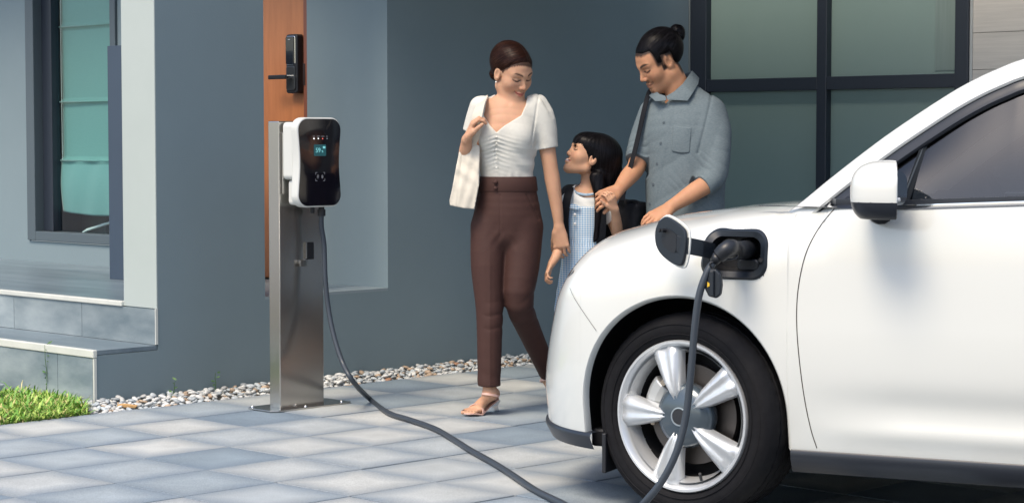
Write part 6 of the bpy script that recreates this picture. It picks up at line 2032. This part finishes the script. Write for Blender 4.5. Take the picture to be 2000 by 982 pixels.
    h2.shape(lambda P, d: d + .0013 * np.sin(np.linalg.norm(P - (bc + A3((.01, -.02, 0))).astype(np.float32), axis=-1) * 520) + .0008 * vnoise(P, 170, 5))
    HB = hair_mat('hair_black', (.0035, .0032, .0040), .36)
    ho = h.build('hair', HB, root, base); bo = h2.build('bun', HB, root, base)
    HBK = [hair_mat('hair_black_a', (.010, .009, .011), .30), hair_mat('hair_black_b', (.003, .003, .0035), .34), hair_mat('hair_black_c', (.020, .018, .021), .34)]
    tg = bc + A3((-.03, 0, -.01)) - A3(base)
    strands(ho, root, HBK, lambda p: (tg - p) / np.linalg.norm(tg - p), 1500, seed=4)
    strands(bo, root, HBK, lambda p: np.cross(p - (bc - A3(base)), A3((.3, -.8, .5))) * 30, 350, steps=5, step=.007, seed=5)
    tc_ = bc + A3((-.034, 0, -.008)); MB().tube([Vector(tc_ - A3(base)) + Vector((.008 * math.sin(a) * .6 + .006 * math.cos(a), .021 * math.cos(a), .021 * math.sin(a))) for a in np.linspace(0, 6.28, 20)], .005, 8, cap=False).build('hair_tie', mat('hair_tie', (.22, .25, .27), .6), root, smooth=True)
    # shirt
    g = Vol((base.x - .33, YM - .34, jm(0, 470)[2]), (base.x + .30, YM + .26, jm(0, 160)[2]), .0038)
    O = .016
    g.limb([(c, r1 + O + .012, r2 + O + .008) for c, r1, r2 in tor], .03, side=SD)
    g.limb([(jm(1388, 220, -.07), .066, .064), (jm(1399, 262, -.11), .066, .064), (jm(1400, 310, -.14), .061, .060), (jm(1394, 346, -.165), .057, .056), (jm(1375, 362, -.185), .053, .050)], .04)
    g.limb([(jm(1276, 220, .08), .066, .064), (jm(1258, 268, .075), .064, .062), (jm(1243, 315, .04), .054, .054), (jm(1240, 330, .02), .050, .050)], .035)
    front = A3((-.50, -.866, 0)).astype(np.float32)
    e1 = jm(1374, 362, -.185); a1 = jm(1340, 384, -.215) - jm(1396, 345, -.16); a1 /= np.linalg.norm(a1)
    e2 = jm(1240, 312, .035); a2 = jm(1228, 345, -.02) - jm(1252, 290, .07); a2 /= np.linalg.norm(a2)
    nb_ = jm(1328, 186, -.005)
    def gs(P, d):
        x, y, z = P[..., 0], P[..., 1], P[..., 2]
        # folds: rolled sleeve rings, diagonal drags across chest and belly
        t1 = (P - e1.astype(np.float32)) @ a1.astype(np.float32); r1 = np.linalg.norm(P - e1.astype(np.float32), axis=-1)
        f1 = .0034 * ridge(t1 * 190 + 3 * np.sin(x * 22 + z * 30)) * np.exp(-(r1 / .13) ** 2)
        t2 = (P - e2.astype(np.float32)) @ a2.astype(np.float32); r2 = np.linalg.norm(P - e2.astype(np.float32), axis=-1)
        f2 = .0034 * ridge(t2 * 190 + 2 * np.sin(y * 30 + z * 30)) * np.exp(-(r2 / .11) ** 2)
        body_ = .0028 * ridge((z * .8 - x * 1.1) * 42 + 2.2 * np.sin(x * 9 + z * 6)) * np.exp(-((x - jm(1345, 0)[0]) / .20) ** 2) * sstep(1.42, 1.2, z)
        arm = .0014 * ridge((z * 1.2 + x * .6) * 60 + 2 * np.sin(z * 21)) * sstep(jm(1378, 0)[0], jm(1400, 0)[0], x)
        # armhole and placket relief
        fx = jm(1305 - (0), 0)[0]
        pl = x - (np.interp(z, [jm(0, 420)[2], jm(0, 190)[2]], [jm(1264, 0)[0], jm(1304, 0)[0]]).astype(np.float32))
        plk = -.0025 * sstep(.020, .016, np.abs(pl - .010)) * (y < YM + .02)
        dd = d + f1 + f2 + body_ + arm + plk
        arml = (x - jm(1372, 0)[0]) - .25 * (z - 1.3)
        dd = dd + .005 * np.exp(-(arml / .006) ** 2) * (z > jm(0, 300)[2]) * (y < YM)
        dd = np.where(r1 < .070, np.maximum(dd, t1), dd); dd = np.where((r2 < .10) & (x < jm(1268, 0)[0]), np.maximum(dd, t2), dd)
        # neck hole
        ax = A3((-.35, -.18, .92)).astype(np.float32)
        q = P - nb_.astype(np.float32); h_ = q @ ax; rr = np.linalg.norm(q - h_[..., None] * ax, axis=-1)
        hole = np.maximum(rr - .068 - .25 * np.maximum(h_, 0), -.05 - h_)
        vopen = np.maximum(np.abs(pl + .004) - np.clip((z - jm(0, 204)[2]) * .55, 0, .05), y - YM)
        vopen = np.maximum(vopen, jm(0, 206)[2] - z)
        return np.maximum(np.maximum(dd, -hole), -vopen)
    g.shape(gs)
    SH = mat('chambray', (.112, .146, .162), .85, col2=(.150, .184, .200), nscale=90, amt=1.2, stretch=(1, 1, 2.5), bump=.12, bscale=350, spec=.2)
    g.build('shirt', SH, root, base)
    # collar: two pointed wings standing round the neck
    def wing(pts, nm):
        V = []; 
        for p in pts: V.append(Vector(jm(*p)) - base)
        n = len(V) // 2
        o = mesh_obj(nm, V, [(i, i + 1, n + i + 1, n + i) for i in range(n - 1)], SH, root, smooth=True)
        md = o.modifiers.new('s', 'SOLIDIFY'); md.thickness = .0035; md.offset = 1
        md = o.modifiers.new('b', 'BEVEL'); md.width = .002; md.segments = 2
        return o
    wing([(1301, 188, -.085), (1316, 179, -.098), (1333, 164, -.085), (1346, 147, -.04), (1352, 138, .03),
          (1303, 195, -.098), (1343, 197, -.130), (1353, 182, -.118), (1364, 164, -.05), (1366, 153, .05)], 'collar')
    wing([(1300, 188, -.085), (1288, 184, -.060), (1281, 178, -.01), (1296, 168, .05), (1350, 139, .05),
          (1302, 197, -.098), (1281, 199, -.075), (1268, 188, .0), (1282, 176, .07), (1360, 150, .08)], 'collar')
    BTN = mat('grey_button', (.06, .08, .095), .4)
    sz = g
    def front_y(px, py):
        # march the camera ray to the shirt surface
        for dy in np.arange(-.30, .1, .004):
            p = jm(px, py, dy); i = np.round((p - g.lo) / g.h).astype(int)
            if (i >= 0).all() and (i < g.n).all() and g.d[tuple(i)] < 0: return dy
        return -.12
    for px, py in ((1303, 199), (1297, 240), (1291, 280), (1284, 320), (1276, 360), (1270, 398)):
        p = jm(px, py, front_y(px, py) - .001)
        MB().lathe([(0, -.003), (.0060, -.003), (.0076, -.0015), (.0076, .003)], 14, Matrix.Translation(Vector(p) - base) @ Matrix.Rotation(R(-25), 4, 'Z')).build('button', BTN, root, smooth='auto')
    # chest pocket laid on the shirt
    pk = [(1312, 241), (1354, 246), (1349, 296), (1341, 304), (1309, 299)]
    V = []; Fc = []; nn = 10
    for j in range(nn + 1):
        for i in range(nn + 1):
            u, w_ = i / nn, j / nn
            px = (1312 - 3 * w_) * (1 - u) + (1354 - 5 * w_) * u; py = (241 + 58 * w_) * (1 - u) + (246 + 56 * w_) * u - 3 * w_ * math.sin(math.pi * u) * -1
            V.append(Vector(jm(px, py, front_y(px, py) - .0022)) - base)
    for j in range(nn):
        for i in range(nn): a = j * (nn + 1) + i; Fc.append((a, a + 1, a + nn + 2, a + nn + 1))
    o = mesh_obj('pocket', V, Fc, SH, root, smooth=True); md = o.modifiers.new('sm', 'SMOOTH'); md.iterations = 12; md = o.modifiers.new('s', 'SOLIDIFY'); md.thickness = .003
    # trousers and shoes behind the car
    t = Vol((base.x - .26, YM - .30, .03), (base.x + .28, YM + .26, jm(0, 440)[2]), .008)
    t.limb([(jm(1338, 440), .165, .12), (jm(1338, 490), .170, .125)], .02, side=SD)
    for px, dy in ((1318, .05), (1362, -.05)):
        t.limb([(jm(px, 485, dy), .098, .10), (jm(px, 640, dy - .02), .078, .08), (jm(px, 800, dy), .062, .066)], .02)
        c = jm(px, 0, dy); v = Vol(A3((c[0] - .16, YM + dy - .24, -.005)), A3((c[0] + .09, YM + dy + .10, .15)), .007)
        v.limb([(A3((c[0] + .02, YM + dy + .04, .05)), .044, .045), (A3((c[0] - .03, YM + dy - .06, .045)), .047, .042), (A3((c[0] - .08, YM + dy - .15, .036)), .042, .032)], .015, side=(.87, -.5, 0))
        v.cone(A3((c[0], YM + dy, .05)), A3((c[0], YM + dy, .11)), .045, .042, .02); v.shape(lambda P, d: np.maximum(d, .004 - P[..., 2])); v.build('shoe', mat('brown_shoe', (.05, .03, .02), .4), root, base)
    t.build('trousers', mat('charcoal_cotton', (.03, .032, .036), .8), root, base)
man()
def shoulder_bag():
    lo = Vector(jm(1230, 415, .06)); r0 = empty('shoulder_bag', lo)
    tag(r0, 'black bag hanging at the man\'s hip from a long shoulder strap', 'bag')
    BK = mat('black_nylon', (.007, .008, .011), .7, spec=.2)
    v = Vol(A3(lo) - A3((.09, .09, .14)), A3(lo) + A3((.10, .09, .10)), .004)
    v.rbox(A3(lo) + A3((.005, 0, -.03)), (.060, .055, .085), .022, basis((-.5, -.85, 0), roll=.15))
    v.shape(lambda P, d: d + .003 * vnoise(P, 45, 3)); v.build('bag_body', BK, r0, lo)
    MB().tube(catmull([Vector(jm(x, y, .0)) - lo for x, y in ((1224, 396), (1232, 392), (1244, 393), (1250, 398))], 5), .005, 8).build('handle', BK, r0, smooth=True)
    ribbon('strap', [Vector(jm(x, y, d)) for x, y, d in ((1300, 160, .09), (1280, 170, .075), (1268, 180, .03), (1258, 215, -.005), (1248, 260, -.012), (1237, 305, -.025), (1226, 345, -.03), (1217, 380, -.02), (1212, 402, .02))], [Vector((.8, -.6, 0)), Vector((.8, -.6, 0))],   .024, .003, BK, r0, lo)
    MB().box((-.012, -.004, -.016), (.012, .004, .016)).build('buckle', DARKM if 'DARKM' in globals() else BLACKPL, r0).location = Vector(jm(1216, 384, -.03)) - lo
shoulder_bag()
